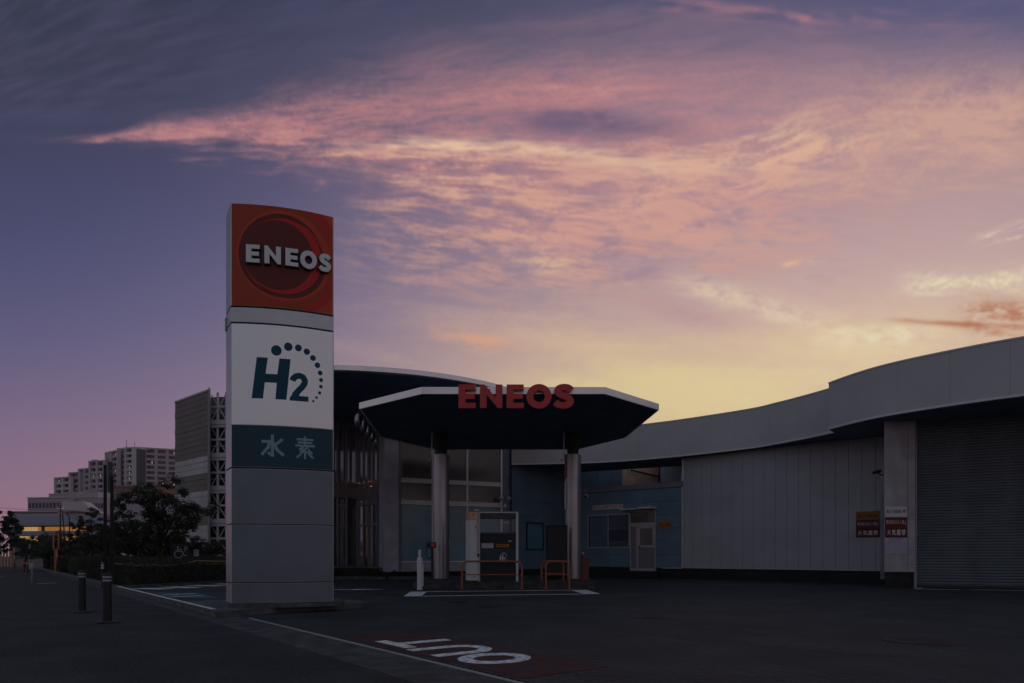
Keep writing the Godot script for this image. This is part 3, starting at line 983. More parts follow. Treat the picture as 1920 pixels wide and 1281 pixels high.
func build_markings() -> void:
	marking("red_ground_patch", "dull red painted rectangle on the asphalt under the word OUT", [PackedVector2Array([road(3.44, 4.34), road(4.42, 4.34), road(4.42, 7.93), road(3.44, 7.93)])], M.red_line, 0.004)
	# the word OUT, read from inside the yard: up is towards the road, right is along it
	var w := thing("painted_word", "white painted word OUT lying on the red patch", "road marking", up(road(3.95, 6.1), 0))
	var o := w.position
	var L := func(p: float, l: float) -> Vector2: return road(p, l)
	var st := ms()
	block(st, PackedVector2Array([L.call(3.55, 6.52), L.call(3.69, 6.52), L.call(3.69, 7.25), L.call(3.55, 7.25)]), 0.004, 0.008)
	block(st, PackedVector2Array([L.call(3.69, 6.81), L.call(4.31, 6.81), L.call(4.31, 6.96), L.call(3.69, 6.96)]), 0.004, 0.008)
	obj("letter", st, M.white_line, w).position = -o
	st = ms()
	var mid := PackedVector2Array([Vector2(3.50, 6.34)])
	for i in 13:
		var a := PI * i / 12.0
		mid.append(Vector2(4.00 + 0.24 * sin(a), 6.09 + 0.25 * cos(a)))
	mid.append(Vector2(3.50, 5.84))
	for g in Geometry2D.offset_polyline(mid, 0.072, Geometry2D.JOIN_ROUND, Geometry2D.END_BUTT):
		var p := PackedVector2Array()
		for q in g:
			p.append(road(q.x, q.y))
		block(st, p, 0.004, 0.008)
	obj("letter", st, M.white_line, w).position = -o
	st = ms()
	for i in 40:
		var a0 := TAU * i / 40.0
		var a1 := TAU * (i + 1) / 40.0
		var p := PackedVector2Array()
		for q in [[a0, 1.0], [a1, 1.0], [a1, 0.62], [a0, 0.62]]:
			p.append(road(3.89 + 0.37 * cos(q[0]) * (q[1] if q[1] == 1.0 else 0.60), 5.36 + 0.325 * sin(q[0]) * (q[1] if q[1] == 1.0 else 0.56)))
		block(st, p, 0.004, 0.008)
	obj("letter", st, M.white_line, w).position = -o
	# filling bay in front of the dispenser
	var a := on_ground(757, 1118.5)
	var b := on_ground(1125, 1113.7)
	var c := on_ground(1099, 1106.5)
	var d := on_ground(769, 1110)
	marking("bay_marking", "white outlined filling bay with solid ends before the dispenser", [strip(a.lerp(b, 0.08), b.lerp(a, 0.08), 0.10), strip(d.lerp(c, 0.08), c.lerp(d, 0.08), 0.10),
		PackedVector2Array([a, a.lerp(b, 0.085), d.lerp(c, 0.09), d]), PackedVector2Array([b, c, c.lerp(d, 0.09), b.lerp(a, 0.085)])], M.white_line, 0.004)
	# arrow right of the pylon
	a = on_ground(600, 1106)
	b = on_ground(716, 1105.3)
	var f := (b - a).normalized()
	var n := Vector2(-f.y, f.x)
	marking("arrow_marking", "white painted arrow on the asphalt between pylon sign and filling bay", [strip(a, b - f * 0.8, 0.12), PackedVector2Array([b, b - f * 0.82 + n * 0.24, b - f * 0.82 - n * 0.24])], M.white_line)
	marking("orange_line_marking", "short orange line on the asphalt right of the pylon island", [strip(on_ground(670, 1122), on_ground(746, 1120.5), 0.06)], M.orange_line)
	marking("orange_line_marking", "short orange line on the asphalt right of the white filling bay", [strip(on_ground(1140, 1115), on_ground(1216, 1113), 0.06)], M.orange_line)
	marking("orange_line_marking", "orange line on the ground behind the left foot of the pylon sign", [strip(on_ground(340, 1127), on_ground(424, 1126), 0.07)], M.orange_line)
	# blocks by the hedge and blue patch
	var words := ["nearest the road kerb", "second from the road kerb", "third from the road kerb", "partly behind the pylon sign"]
	var us := [[243, 1104.3, 298, 1105.5, 283, 1103], [296, 1101.5, 352, 1103, 340, 1100.3], [344, 1098.6, 402, 1099.6, 390, 1097.2], [394, 1095.6, 450, 1096.6, 440, 1094.4]]
	for i in 4:
		var q: Array = us[i]
		var p0 := on_ground(q[0], q[1])
		var p1 := on_ground(q[2], q[3])
		var e := (p1 - p0).normalized()
		var g := Vector2(-e.y, e.x)
		if g.y < 0:
			g = -g
		marking("block_marking", "white painted block along the hedge, " + words[i], [PackedVector2Array([p0, p1, p1 + g * 0.6, p0 + g * 0.6])], M.white_line, 0.004, "white blocks painted along the hedge")
	a = on_ground(322, 1120.5)
	b = on_ground(412, 1122.5)
	c = on_ground(372, 1112.5)
	d = on_ground(286, 1111.5)
	marking("blue_ground_patch", "blue painted patch on the asphalt left of the pylon", [PackedVector2Array([a, b, c, d])], M.blue_line)
	marking("stripe_marking", "upper of two thin white stripes across the blue patch", [strip(on_ground(304, 1116), on_ground(366, 1113.8), 0.10)], M.white_line, 0.008)
	marking("stripe_marking", "lower of two thin white stripes across the blue patch", [strip(on_ground(318, 1120), on_ground(380, 1117.4), 0.10)], M.white_line, 0.008)
	marking("road_line_marking", "short white line across the dark road at far left", [strip(on_ground(70, 1094.5), on_ground(104, 1093.5), 0.12)], M.white_line)
	marking("road_line_marking", "white line fragment at the left picture edge of the road", [strip(on_ground(-30, 1083), on_ground(8, 1082), 0.12)], M.white_line)
	marking("threshold_marking", "thin white wedge outline on the ground before the roller shutter", [strip(on_ground(1716, 1104.5), on_ground(1772, 1097), 0.07), strip(on_ground(1716, 1104.5), on_ground(1800, 1106), 0.06), strip(on_ground(1818, 1106), on_ground(1960, 1108.6), 0.05)], M.white_line)
	marking("red_line_marking", "thin faded red curve on the asphalt before the office door", [strip(on_ground(1180, 1100), on_ground(1260, 1098.6), 0.10), strip(on_ground(1260, 1098.6), on_ground(1330, 1099.4), 0.10), strip(on_ground(1330, 1099.4), on_ground(1420, 1104), 0.10)], M.red_line)
	# repaired strips of asphalt
	for q in [[[1180, 1128], [1420, 1131], [1440, 1136], [1190, 1133], "long narrow darker repair strip in the asphalt before the grey panel wall"], [[1290, 1168], [1480, 1176], [1540, 1200], [1330, 1188], "large darker asphalt patch in the middle of the yard"], [[690, 1160], [790, 1156], [860, 1166], [750, 1173], "small darker asphalt patch between the pylon island and the red ground patch"]]:
		st = ms()
		sheet(st, PackedVector2Array([on_ground(q[0][0], q[0][1]), on_ground(q[1][0], q[1][1]), on_ground(q[2][0], q[2][1]), on_ground(q[3][0], q[3][1])]), 0.002)
		var pt := obj("asphalt_patch", st, M.patch_asphalt)
		pt.set_meta("kind", "structure")
		pt.set_meta("label", q[4])
	# sealed cracks
	var rng := RandomNumberGenerator.new()
	rng.seed = 5
	var k := 0
	var names := ["nearest the painted word OUT", "crossing the middle of the yard", "running towards the roller shutter", "between pylon island and filling bay"]
	for path in [[[790, 1168], [900, 1161], [1010, 1159], [1120, 1166]], [[990, 1174], [1100, 1186], [1230, 1192], [1400, 1212]], [[1130, 1198], [1200, 1190], [1300, 1196], [1500, 1219], [1760, 1236]], [[700, 1146], [820, 1152], [960, 1147]]]:
		var polys := []
		var pts := []
		for q in path:
			pts.append(on_ground(q[0], q[1]))
		var line := smooth_line(pts, 9)
		for i in line.size():
			line[i] += Vector2(rng.randf_range(-0.02, 0.02), rng.randf_range(-0.05, 0.05))
		for g in Geometry2D.offset_polyline(line, 0.008, Geometry2D.JOIN_MITER, Geometry2D.END_BUTT):
			polys.append(g)
		st = ms()
		for p in polys:
			sheet(st, p, 0.004)
		var cr := obj("asphalt_crack", st, M.seal)
		cr.set_meta("kind", "structure")
		cr.set_meta("label", "thin dark sealed crack in the asphalt, " + names[k])
		k += 1
	k = 0
	for q in [[1224, 1157, 0.34, "round dark manhole cover in the yard before the grey panel wall"], [1728, 1202, 0.42, "round dark manhole cover in the yard before the roller shutter"], [914, 1138, 0.26, "small dark round drain cover below the orange guard rail"], [857, 1130, 0.24, "small dark round drain cover before the white bollard"]]:
		var cpos := on_ground(q[0], q[1])
		var mh := thing("manhole_cover", q[3], "manhole cover", up(cpos, 0))
		st = ms()
		lathe(st, [Vector2(q[2], 0.0), Vector2(q[2], 0.006), Vector2(q[2] * 0.9, 0.007), Vector2(q[2] * 0.88, 0.003), Vector2(0, 0.003)], 36)
		obj("cover", st, M.iron, mh)
		st = ms()
		for i in 5:
			box(st, Vector3(0, 0.005, (i - 2) * q[2] * 0.3), Vector3(q[2] * 1.1, 0.004, q[2] * 0.07))
		obj("cover_rib", st, M.dark_metal, mh)

# ---------------------------------------------------------------- workshop with the curved fascia
var curve_a: PackedVector2Array
var curve_b: PackedVector2Array

func fascia(line: PackedVector2Array, cuts: Array, y0: float, y1: float, parent: Node) -> void:
	for i in cuts.size() - 1:
		var p := part_line(line, cuts[i] + 0.0025, cuts[i + 1] - 0.0025)
		var st := ms()
		band(st, p, y0 + 0.07, y1 - 0.05, 0.06)
		obj("fascia_panel", st, M.fascia_white, parent)
	var l := length_of(line)
	var s2 := ms()
	band(s2, part_line(line, 0.0, l), y1 - 0.046, y1, 0.20, 0.018)
	obj("cap_flashing", s2, M.trim_white, parent)
	s2 = ms()
	band(s2, part_line(line, 0.0, l), y0, y0 + 0.066, 0.10, 0.022)
	obj("drip_edge", s2, M.trim_white, parent)
	s2 = ms()
	band(s2, part_line(line, 0.01, l - 0.01), y0 + 0.01, y1 - 0.02, 0.1, -0.062)
	obj("fascia_backing", s2, M.dark_metal, parent)

func build_workshop() -> void:
	var w := thing("workshop_building", "long white workshop with curved fascia roof and roller shutter on the right", "building", up(Vector2(10, 28), 0))
	var origin := w.position
	curve_a = smooth_line([Vector2(-0.02, 31.25), Vector2(2.27, 30.9), Vector2(4.35, 30.35), Vector2(6.66, 28.9), Vector2(9.13, 26.6), Vector2(9.87, 25.4), Vector2(10.4, 24.3), Vector2(10.95, 22.9), Vector2(11.25, 22.0)], 6)
	curve_b = smooth_line([Vector2(10.44, 22.5), Vector2(10.74, 21.3), Vector2(11.22, 20.2), Vector2(12.14, 18.97), Vector2(13.3, 17.77), Vector2(15.2, 16.3), Vector2(18.2, 14.9), Vector2(22, 14.0)], 6)
	var lo := 5.15
	var hi := 6.71
	var cuts := [0.0]
	var la := length_of(curve_a)
	var lb := length_of(curve_b)
	var x := 1.45
	while x < la - 0.7:
		cuts.append(x)
		x += 1.45
	cuts.append(la)
	fascia(curve_a, cuts, lo, hi, w)
	cuts = [0.0]
	x = 1.27
	while x < lb - 0.7:
		cuts.append(x)
		x += 1.37
	cuts.append(lb)
	fascia(curve_b, cuts, lo, hi, w)
	# return at the near end of the second fascia
	var st := ms()
	band(st, PackedVector2Array([Vector2(11.6, 23.6), Vector2(10.46, 22.53)]), lo, hi - 0.05, 0.06)
	obj("fascia_return", st, M.fascia_white, w)
	# soffit and roof deck
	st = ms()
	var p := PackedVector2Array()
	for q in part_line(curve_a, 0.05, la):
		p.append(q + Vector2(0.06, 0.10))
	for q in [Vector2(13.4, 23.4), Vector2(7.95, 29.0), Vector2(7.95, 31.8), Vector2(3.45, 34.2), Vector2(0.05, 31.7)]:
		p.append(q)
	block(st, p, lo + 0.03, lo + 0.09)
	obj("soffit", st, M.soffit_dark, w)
	st = ms()
	p = PackedVector2Array()
	for q in part_line(curve_b, 0.05, lb):
		p.append(q + Vector2(0.06, 0.10))
	for q in [Vector2(22, 24), Vector2(11.9, 24.2)]:
		p.append(q)
	block(st, p, lo - 0.02, lo + 0.028)
	obj("soffit", st, M.soffit_dark, w)
	st = ms()
	p = PackedVector2Array()
	for q in part_line(curve_a, 0.05, la - 0.4):
		p.append(q + Vector2(0.1, 0.16))
	for q in [Vector2(12.0, 23.8), Vector2(24, 22), Vector2(24, 44), Vector2(8.0, 44), Vector2(8.0, 33), Vector2(3.4, 34.4)]:
		p.append(q)
	block(st, p, hi - 0.45, hi - 0.40)
	obj("roof_deck", st, M.coping_grey, w)
	st = ms()
	p = PackedVector2Array()
	for q in part_line(curve_b, 0.05, lb):
		p.append(q + Vector2(0.1, 0.16))
	for q in [Vector2(22, 23.5), Vector2(12.0, 23.6)]:
		p.append(q)
	block(st, p, hi - 0.39, hi - 0.34)
	obj("roof_deck", st, M.coping_grey, w)
	# long wall of upright panels
	var a := Vector2(7.30, 29.10)
	var b := Vector2(12.93, 23.36)
	var n := 18
	for i in n:
		st = ms()
		var k := 0.004
		var e := (b - a).normalized()
		slab(st, a.lerp(b, float(i) / n) + e * k, a.lerp(b, float(i + 1) / n) - e * k, 0.49, lo + 0.02, 0.05, 0.0, 0.004)
		obj("wall_panel", st, M.wall_white, w)
	st = ms()
	slab(st, a, b, 0.0, lo + 0.02, 0.16, -0.056)
	obj("wall_backing", st, M.dark_metal, w)
	st = ms()
	slab(st, a, b, 0.0, 0.478, 0.10, -0.02)
	obj("plinth", st, M.dark_concrete, w)
	st = ms()
	slab(st, a, b, 0.47, 0.488, 0.07, 0.012)
	obj("wall_sill", st, M.trim_white, w)
	# bright corner post at the left end of the panel wall, and the side return
	st = ms()
	slab(st, a - Vector2(0.035, -0.03), a + Vector2(0.02, -0.02), 0.47, lo, 0.06, 0.03)
	obj("corner_post", st, M.trim_white, w)
	st = ms()
	block(st, PackedVector2Array([Vector2(7.34, 29.18), Vector2(7.46, 29.18), Vector2(9.0, 36.0), Vector2(8.88, 36.0)]), 0.0, 5.1)
	obj("side_wall", st, M.wall_white, w)
	# pilaster beside the shutter
	st = ms()
	block(st, PackedVector2Array([Vector2(11.40, 20.90), Vector2(12.34, 20.90), Vector2(12.44, 21.02), Vector2(13.8, 23.4), Vector2(13.02, 23.50)]), 0.50, lo + 0.02)
	obj("pilaster", st, M.pilaster_white, w)
	st = ms()
	slab(st, Vector2(12.115, 20.90), Vector2(12.123, 20.90), 0.5, 5.1, 0.006, 0.003)
	obj("pilaster_joint", st, M.sign_dark, w)
	st = ms()
	block(st, PackedVector2Array([Vector2(11.44, 20.94), Vector2(12.32, 20.94), Vector2(12.40, 21.05), Vector2(13.6, 23.3), Vector2(13.04, 23.44)]), 0.0, 0.50)
	obj("plinth", st, M.dark_concrete, w)
	# steel jamb between the panel wall and the pilaster
	st = ms()
	slab(st, plan(1651, 22.6), plan(1657, 22.4), 0.22, 3.0, 0.10)
	slab(st, plan(1651, 22.6), plan(1662, 22.2), 2.12, 2.17, 0.06, 0.03)
	obj("door_jamb", st, M.frame_grey, w)
	# roller shutter
	var s0 := Vector2(12.50, 21.28)
	var s1 := Vector2(20.5, 17.49)
	var sh := ms()
	var slats := 58
	var y_lo := 0.02
	var hgt := (lo - 0.1) / slats
	var e2 := (s1 - s0).normalized()
	var nn := Vector2(e2.y, -e2.x)
	for i in slats:
		var y := y_lo + i * hgt
		var prof := [[0.0, y], [0.022, y + hgt * 0.25], [0.026, y + hgt * 0.6], [0.010, y + hgt * 0.94], [0.0, y + hgt]]
		for k in prof.size() - 1:
			var f0: float = prof[k][0]
			var f1: float = prof[k + 1][0]
			quad(sh, up(s0 + nn * f0, prof[k][1]), up(s1 + nn * f0, prof[k][1]), up(s1 + nn * f1, prof[k + 1][1]), up(s0 + nn * f1, prof[k + 1][1]))
	slab(sh, s0, s1, 0.0, lo, 0.05, -0.004)
	var so := obj("shutter_curtain", sh, M.shutter_grey, w)
	so.set_meta("label", "dark grey ribbed roller shutter, closed")
	st = ms()
	slab(st, s0 - e2 * 0.02, s0 + e2 * 0.10, 0.0, lo, 0.10, 0.09, 0.01)
	obj("guide_rail", st, M.frame_grey, w)
	st = ms()
	slab(st, s0 + e2 * 0.1, s1, 0.0, 0.09, 0.05, 0.06, 0.01)
	obj("bottom_bar", st, M.dark_metal, w)
	st = ms()
	block(st, PackedVector2Array([Vector2(12.6, 21.5), Vector2(13.6, 23.5), Vector2(24, 22), Vector2(24, 16.5), Vector2(20.6, 17.6)]), 0.0, 0.02)
	obj("threshold", st, M.concrete, w)
	st = ms()
	block(st, PackedVector2Array([Vector2(23.6, 15), Vector2(24, 15), Vector2(24, 44), Vector2(23.6, 44)]), 0.0, 6.2)
	block(st, PackedVector2Array([Vector2(9.0, 43.7), Vector2(23.6, 43.7), Vector2(23.6, 44), Vector2(9.0, 44)]), 0.0, 6.2)
	obj("rear_wall", st, M.wall_white, w)
	for c in w.get_children():
		c.position = -origin
	# signs on it
	var sg := Sheet2D.new(200, 280, Color(0.58, 0.36, 0.08))
	write(sg, "高圧ガス製造施設", 0.06, 0.12, 0.88, 0.12, 9, Color(0.06, 0.05, 0.05))
	sg.rect(0, 0.335, 1, 0.67, Color(0.33, 0.07, 0.06))
	write(sg, "関係者以外立入禁止", 0.05, 0.42, 0.90, 0.13, 9, Color(0.86, 0.84, 0.84))
	write(sg, "火気厳禁", 0.06, 0.74, 0.88, 0.18, 10, Color(0.88, 0.86, 0.86))
	var t0 := a.lerp(b, 0.865)
	var t1 := a.lerp(b, 0.962)
	var pl := plate("warning_sign", t0, t1, 1.64, 2.55, 0.022, print_mat(sg.done()))
	tag(pl, "orange and red fire warning sign on the panel wall", "sign")
	sg = Sheet2D.new(240, 100, Color(0.78, 0.78, 0.82))
	write(sg, "高圧ガス製造施設", 0.05, 0.30, 0.68, 0.34, 10, Color(0.05, 0.05, 0.06))
	sg.rect(0.80, 0.32, 0.13, 0.12, Color(0.65, 0.08, 0.06))
	sg.rect(0.80, 0.44, 0.13, 0.14, Color(0.62, 0.45, 0.42))
	var e0 := Vector2(11.425, 20.90)
	var e1 := Vector2(12.09, 20.90)
	pl = plate("facility_sign", e0, e1, 2.18, 2.50, 0.018, print_mat(sg.done()))
	tag(pl, "white sign with dark writing and small red mark, topmost on the pilaster", "sign")
	sg = Sheet2D.new(240, 220, Color(0.35, 0.07, 0.06))
	write(sg, "関係者以外立入禁止", 0.03, 0.14, 0.94, 0.20, 9, Color(0.86, 0.82, 0.83))
	write(sg, "火気厳禁", 0.06, 0.60, 0.88, 0.28, 9, Color(0.90, 0.88, 0.88))
	pl = plate("warning_sign", e0, e1, 1.55, 2.175, 0.020, print_mat(sg.done()))
	tag(pl, "dark red fire warning sign with white writing on the pilaster", "sign")
	sg = Sheet2D.new(240, 176, Color(0.68, 0.67, 0.73))
	for i in 8:
		sg.rect(0.20 + i * 0.075, 0.07, 0.045, 0.05, Color(0.12, 0.12, 0.14))
	for r in 6:
		for i in 5 - (r % 2):
			sg.rect(0.06 + i * 0.065, 0.22 + r * 0.125, 0.03, 0.035, Color(0.15, 0.15, 0.17))
		sg.rect(0.36, 0.285 + r * 0.125, 0.62, 0.012, Color(0.40, 0.40, 0.44))
		for i in 4:
			sg.rect(0.40 + i * 0.14 + 0.02 * (r % 3), 0.22 + r * 0.125, 0.06, 0.03, Color(0.42, 0.42, 0.46))
	pl = plate("notice_table", e0, e1, 1.06, 1.545, 0.018, print_mat(sg.done()))
	tag(pl, "pale notice with rows of small print, lowest on the pilaster", "sign")
	# intercom box and camera
	var ib := thing("intercom_box", "small dark intercom box on the panel wall right of the fire warning sign", "intercom", up(a.lerp(b, 0.982), 1.5))
	st = ms()
	box(st, Vector3.ZERO, Vector3(0.16, 0.16, 0.06), face_basis(a, b), 0.01)
	obj("case", st, M.dark_metal, ib)
	st = ms()
	box(st, face_basis(a, b) * Vector3(0, 0.02, 0.032), Vector3(0.10, 0.06, 0.006), face_basis(a, b))
	obj("grille", st, M.sign_dark, ib)
	var cp := plan(1650, 21.6)
	var cc := thing("security_camera", "dark bullet camera on a bracket left of the white pilaster", "security camera", up(cp, 3.66))
	st = ms()
	tube(st, [Vector3(0.02, 0.02, 0), Vector3(-0.24, -0.05, 0.05)], 0.05, 10)
	obj("body", st, M.dark_metal, cc)
	st = ms()
	tube(st, [Vector3(-0.08, -0.03, 0.0), Vector3(0.05, -0.10, -0.05), Vector3(0.16, -0.10, -0.10)], 0.02, 8)
	obj("bracket", st, M.dark_metal, cc)
	st = ms()
	tube(st, [Vector3(-0.06, -0.06, 0), Vector3(-0.06, -0.20, 0), Vector3(0.0, -0.25, 0), Vector3(0.08, -0.26, -0.05)], 0.006, 6)
	obj("cable", st, M.frame_grey, cc)

# ---------------------------------------------------------------- office and blue wall
func window_in(parent: Node, a: Vector2, b: Vector2, y0: float, y1: float, cols: int, rows: Array, fm: Material, gm: Material, fw := 0.05, out := 0.03) -> void:
	var st := ms()
	var e := (b - a).normalized()
	slab(st, a, a + e * fw, y0, y1, 0.06, out, 0.004)
	slab(st, b - e * fw, b, y0, y1, 0.06, out, 0.004)
	slab(st, a + e * fw, b - e * fw, y0, y0 + fw, 0.06, out, 0.004)
	slab(st, a + e * fw, b - e * fw, y1 - fw, y1, 0.06, out, 0.004)
	var f := obj("window", st, fm, parent)
	var ys := [y0 + fw]
	for r in rows:
		ys.append(r)
	ys.append(y1 - fw)
	var l := (b - a).length() - 2 * fw
	for i in cols:
		for j in ys.size() - 1:
			st = ms()
			slab(st, a + e * (fw + l * i / cols + 0.004), a + e * (fw + l * (i + 1) / cols - 0.004), ys[j] + 0.003, ys[j + 1] - 0.003, 0.012, out - 0.03)
			obj("pane", st, gm, f)
	for i in range(1, cols):
		st = ms()
		slab(st, a + e * (fw + l * i / cols - fw * 0.4), a + e * (fw + l * i / cols + fw * 0.4), y0 + fw, y1 - fw, 0.05, out - 0.004, 0.004)
		obj("mullion", st, fm, f)

func plank_wall(parent: Node, a: Vector2, b: Vector2, y0: float, y1: float, step: float, cols: int, m: Material, m2: Material) -> void:
	var e := (b - a).normalized()
	var y := y0
	while y < y1 - 0.05:
		var t := minf(y + step, y1)
		for i in cols:
			var st := ms()
			slab(st, a.lerp(b, float(i) / cols) + e * 0.004, a.lerp(b, float(i + 1) / cols) - e * 0.004, y + 0.004, t - 0.004, 0.04, 0.0, 0.003)
			obj("wall_panel", st, m, parent)
		y = t
	var s := ms()
	slab(s, a, b, y0, y1, 0.15, -0.044)
	obj("wall_backing", s, m2, parent)

func build_office() -> void:
	# blue wall behind the columns
	var wa := Vector2(-0.02, 31.45)
	var wb := Vector2(5.92, 36.6)
	var w := thing("blue_wall", "blue metal panel wall behind the dispenser, between showroom and office", "wall", up(wa, 0))
	plank_wall(w, wa, wb, 0.36, 6.4, 0.63, 4, M.wall_blue, M.dark_metal)
	var st := ms()
	slab(st, wa, wb, 0.0, 0.36, 0.15, -0.03)
	obj("plinth", st, M.dark_concrete, w)
	for c in w.get_children():
		c.position = -w.position
	# recessed hatch in it
	var ha := wa.lerp(wb, 0.115)
	var hb := wa.lerp(wb, 0.255)
	var h := thing("wall_hatch", "shallow blue framed hatch in the blue wall left of the black cabinet", "hatch", up(ha, 1.3))
	st = ms()
	var e := (hb - ha).normalized()
	slab(st, ha, ha + e * 0.05, 1.27, 2.58, 0.05, 0.05)
	slab(st, hb - e * 0.05, hb, 1.27, 2.58, 0.05, 0.05)
	slab(st, ha + e * 0.05, hb - e * 0.05, 1.27, 1.32, 0.05, 0.05)
	slab(st, ha + e * 0.05, hb - e * 0.05, 2.52, 2.58, 0.08, 0.08)
	obj("frame", st, M.dark_metal, h)
	st = ms()
	slab(st, ha + e * 0.05, hb - e * 0.05, 1.32, 2.52, 0.02, 0.02)
	obj("hatch_door", st, M.blind_teal, h)
	for c in h.get_children():
		c.position = -h.position
	# office block
	var a := Vector2(3.00, 32.55)
	var b := Vector2(7.26, 29.02)
	var o := thing("office_building", "low blue panelled office with glazed door beside the panel wall", "building", up(a, 0))
	plank_wall(o, a, b, 0.48, 3.93, 0.575, 3, M.wall_blue_dull, M.dark_metal)
	e = (b - a).normalized()
	var n := Vector2(e.y, -e.x)
	st = ms()
	slab(st, a - e * 0.05, b + e * 0.0, 3.935, 4.17, 0.25, 0.05, 0.01)
	obj("roof_coping", st, M.coping_grey, o)
	st = ms()
	block(st, PackedVector2Array([a - n * 0.2, b - n * 0.2, b - n * 3.0, a - n * 1.9]), 3.85, 4.0)
	obj("roof", st, M.coping_grey, o)
	st = ms()
	block(st, PackedVector2Array([a - n * 0.06, a + e * 0.12 - n * 0.06, a + e * 0.12 - n * 2.0, a - n * 2.0]), 0.0, 3.93)
	obj("side_wall", st, M.wall_blue_dull, o)
	st = ms()
	slab(st, a, b, 0.0, 0.47, 0.1, -0.02)
	obj("plinth", st, M.dark_concrete, o)
	st = ms()
	slab(st, a.lerp(b, 0.82), b, 0.45, 0.475, 0.05, 0.02)
	obj("wall_sill", st, M.trim_white, o)
	st = ms()
	slab(st, b - e * 0.035, b, 0.48, 3.93, 0.05, 0.02)
	obj("corner_trim", st, M.trim_white, o)
	# fractions along the wall from bearings
	var fr := func(u: float) -> Vector2:
		var t := (u - 960.0) / 1280.0
		var k := (t * a.y - a.x) / ((b.x - a.x) - t * (b.y - a.y))
		return a.lerp(b, k)
	window_in(o, fr.call(1102), fr.call(1181), 1.35, 2.90, 2, [], M.frame_grey, M.dark_glass, 0.05)
	# door with side light and dark transom
	var d0: Vector2 = fr.call(1181.5)
	var d1: Vector2 = fr.call(1230)
	window_in(o, d0, d1, 2.42, 3.0, 1, [], M.frame_grey, M.dark_glass, 0.04)
	var de := (d1 - d0).normalized()
	st = ms()
	slab(st, d0, d0 + de * 0.06, 0.32, 2.42, 0.08, 0.04, 0.004)
	slab(st, d1 - de * 0.06, d1, 0.32, 2.42, 0.08, 0.04, 0.004)
	slab(st, d0 + de * 0.06, d1 - de * 0.06, 2.29, 2.42, 0.08, 0.04, 0.004)
	slab(st, d0 + de * 0.06, d1 - de * 0.06, 0.32, 0.44, 0.08, 0.05, 0.004)
	var dl := (d1 - d0).length()
	slab(st, d0 + de * (dl * 0.26), d0 + de * (dl * 0.34), 0.44, 2.29, 0.08, 0.04, 0.004)
	var fo := obj("door_frame", st, M.frame_grey, o)
	st = ms()
	slab(st, d0 + de * 0.06, d0 + de * (dl * 0.26), 0.46, 1.34, 0.03, 0.015)
	slab(st, d0 + de * 0.06, d0 + de * (dl * 0.26), 1.34, 1.40, 0.05, 0.03)
	obj("side_panel", st, M.door_infill, fo)
	st = ms()
	slab(st, d0 + de * 0.06, d0 + de * (dl * 0.26), 1.40, 2.29, 0.012, 0.012)
	obj("pane", st, M.dark_glass, fo)
	var p0 := d0 + de * (dl * 0.345)
	var p1 := d1 - de * 0.065
	st = ms()
	slab(st, p0, p1, 1.36, 1.46, 0.05, 0.035)
	slab(st, p0, p1, 2.20, 2.285, 0.05, 0.035)
	slab(st, p0, p0 + de * 0.08, 1.46, 2.20, 0.05, 0.035)
	slab(st, p1 - de * 0.08, p1, 1.46, 2.20, 0.05, 0.035)
	var dr := obj("door", st, M.frame_grey, o)
	st = ms()
	slab(st, p0 + de * 0.08, p1 - de * 0.08, 1.46, 2.20, 0.012, 0.012)
	obj("pane", st, M.dark_glass, dr)
	st = ms()
	slab(st, p0 + de * 0.004, p1 - de * 0.004, 0.45, 1.358, 0.04, 0.02)
	obj("kick_panel", st, M.door_infill, dr)
	st = ms()
	slab(st, p0 + de * 0.02, p0 + de * 0.06, 1.30, 1.44, 0.03, 0.065, 0.006)
	obj("handle", st, M.dark_metal, dr)
	st = ms()
	slab(st, d0 - de * 0.15, d1 + de * 0.35, 0.0, 0.30, 0.6, 0.5, 0.02)
	obj("door_step", st, M.dark_concrete, o)
	# slim awning over the door
	st = ms()
	slab(st, fr.call(1172), fr.call(1231), 3.03, 3.07, 0.5, 0.5)
	slab(st, fr.call(1208), fr.call(1232), 3.07, 3.12, 0.56, 0.55)
	obj("awning", st, M.trim_white, o)
	for c in o.get_children():
		c.position = -o.position
	# its signs
	var sg := Sheet2D.new(420, 60, Color(0.80, 0.74, 0.72))
	write(sg, "株ENEOS水素サプライ&サービス", 0.03, 0.18, 0.94, 0.64, 10, Color(0.05, 0.05, 0.06))
	var pl := plate("office_sign", fr.call(1112), fr.call(1169), 3.12, 3.34, 0.03, print_mat(sg.done()))
	tag(pl, "long white sign with black writing above the office window", "sign")
	sg = Sheet2D.new(160, 84, Color(0.62, 0.36, 0.07))
	write(sg, "高圧ガス製造施設", 0.05, 0.33, 0.90, 0.32, 10, Color(0.06, 0.05, 0.05))
	pl = plate("warning_sign", fr.call(1236), fr.call(1260), 2.19, 2.47, 0.022, print_mat(sg.done()))
	tag(pl, "orange sign with dark writing right of the office door", "sign")
	var cm := thing("dome_camera", "small round white camera high on the office wall beside the right column", "security camera", up(fr.call(1098), 3.78) + Vector3(0, 0, 0.12))
	st = ms()
	lathe(st, [Vector2(0, -0.06), Vector2(0.09, -0.05), Vector2(0.12, 0.03), Vector2(0.12, 0.12), Vector2(0, 0.13)], 16, Vector3.ZERO, Basis(Vector3.RIGHT, -PI / 2))
	obj("housing", st, M.post_white, cm)
	st = ms()
	lathe(st, [Vector2(0.0, 0.0), Vector2(0.05, 0.01), Vector2(0.075, 0.05), Vector2(0.05, 0.10), Vector2(0, 0.115)], 14, Vector3(-0.02, -0.01, 0.03), Basis(Vector3.RIGHT, PI / 2))
	obj("lens_dome", st, M.black_panel, cm)
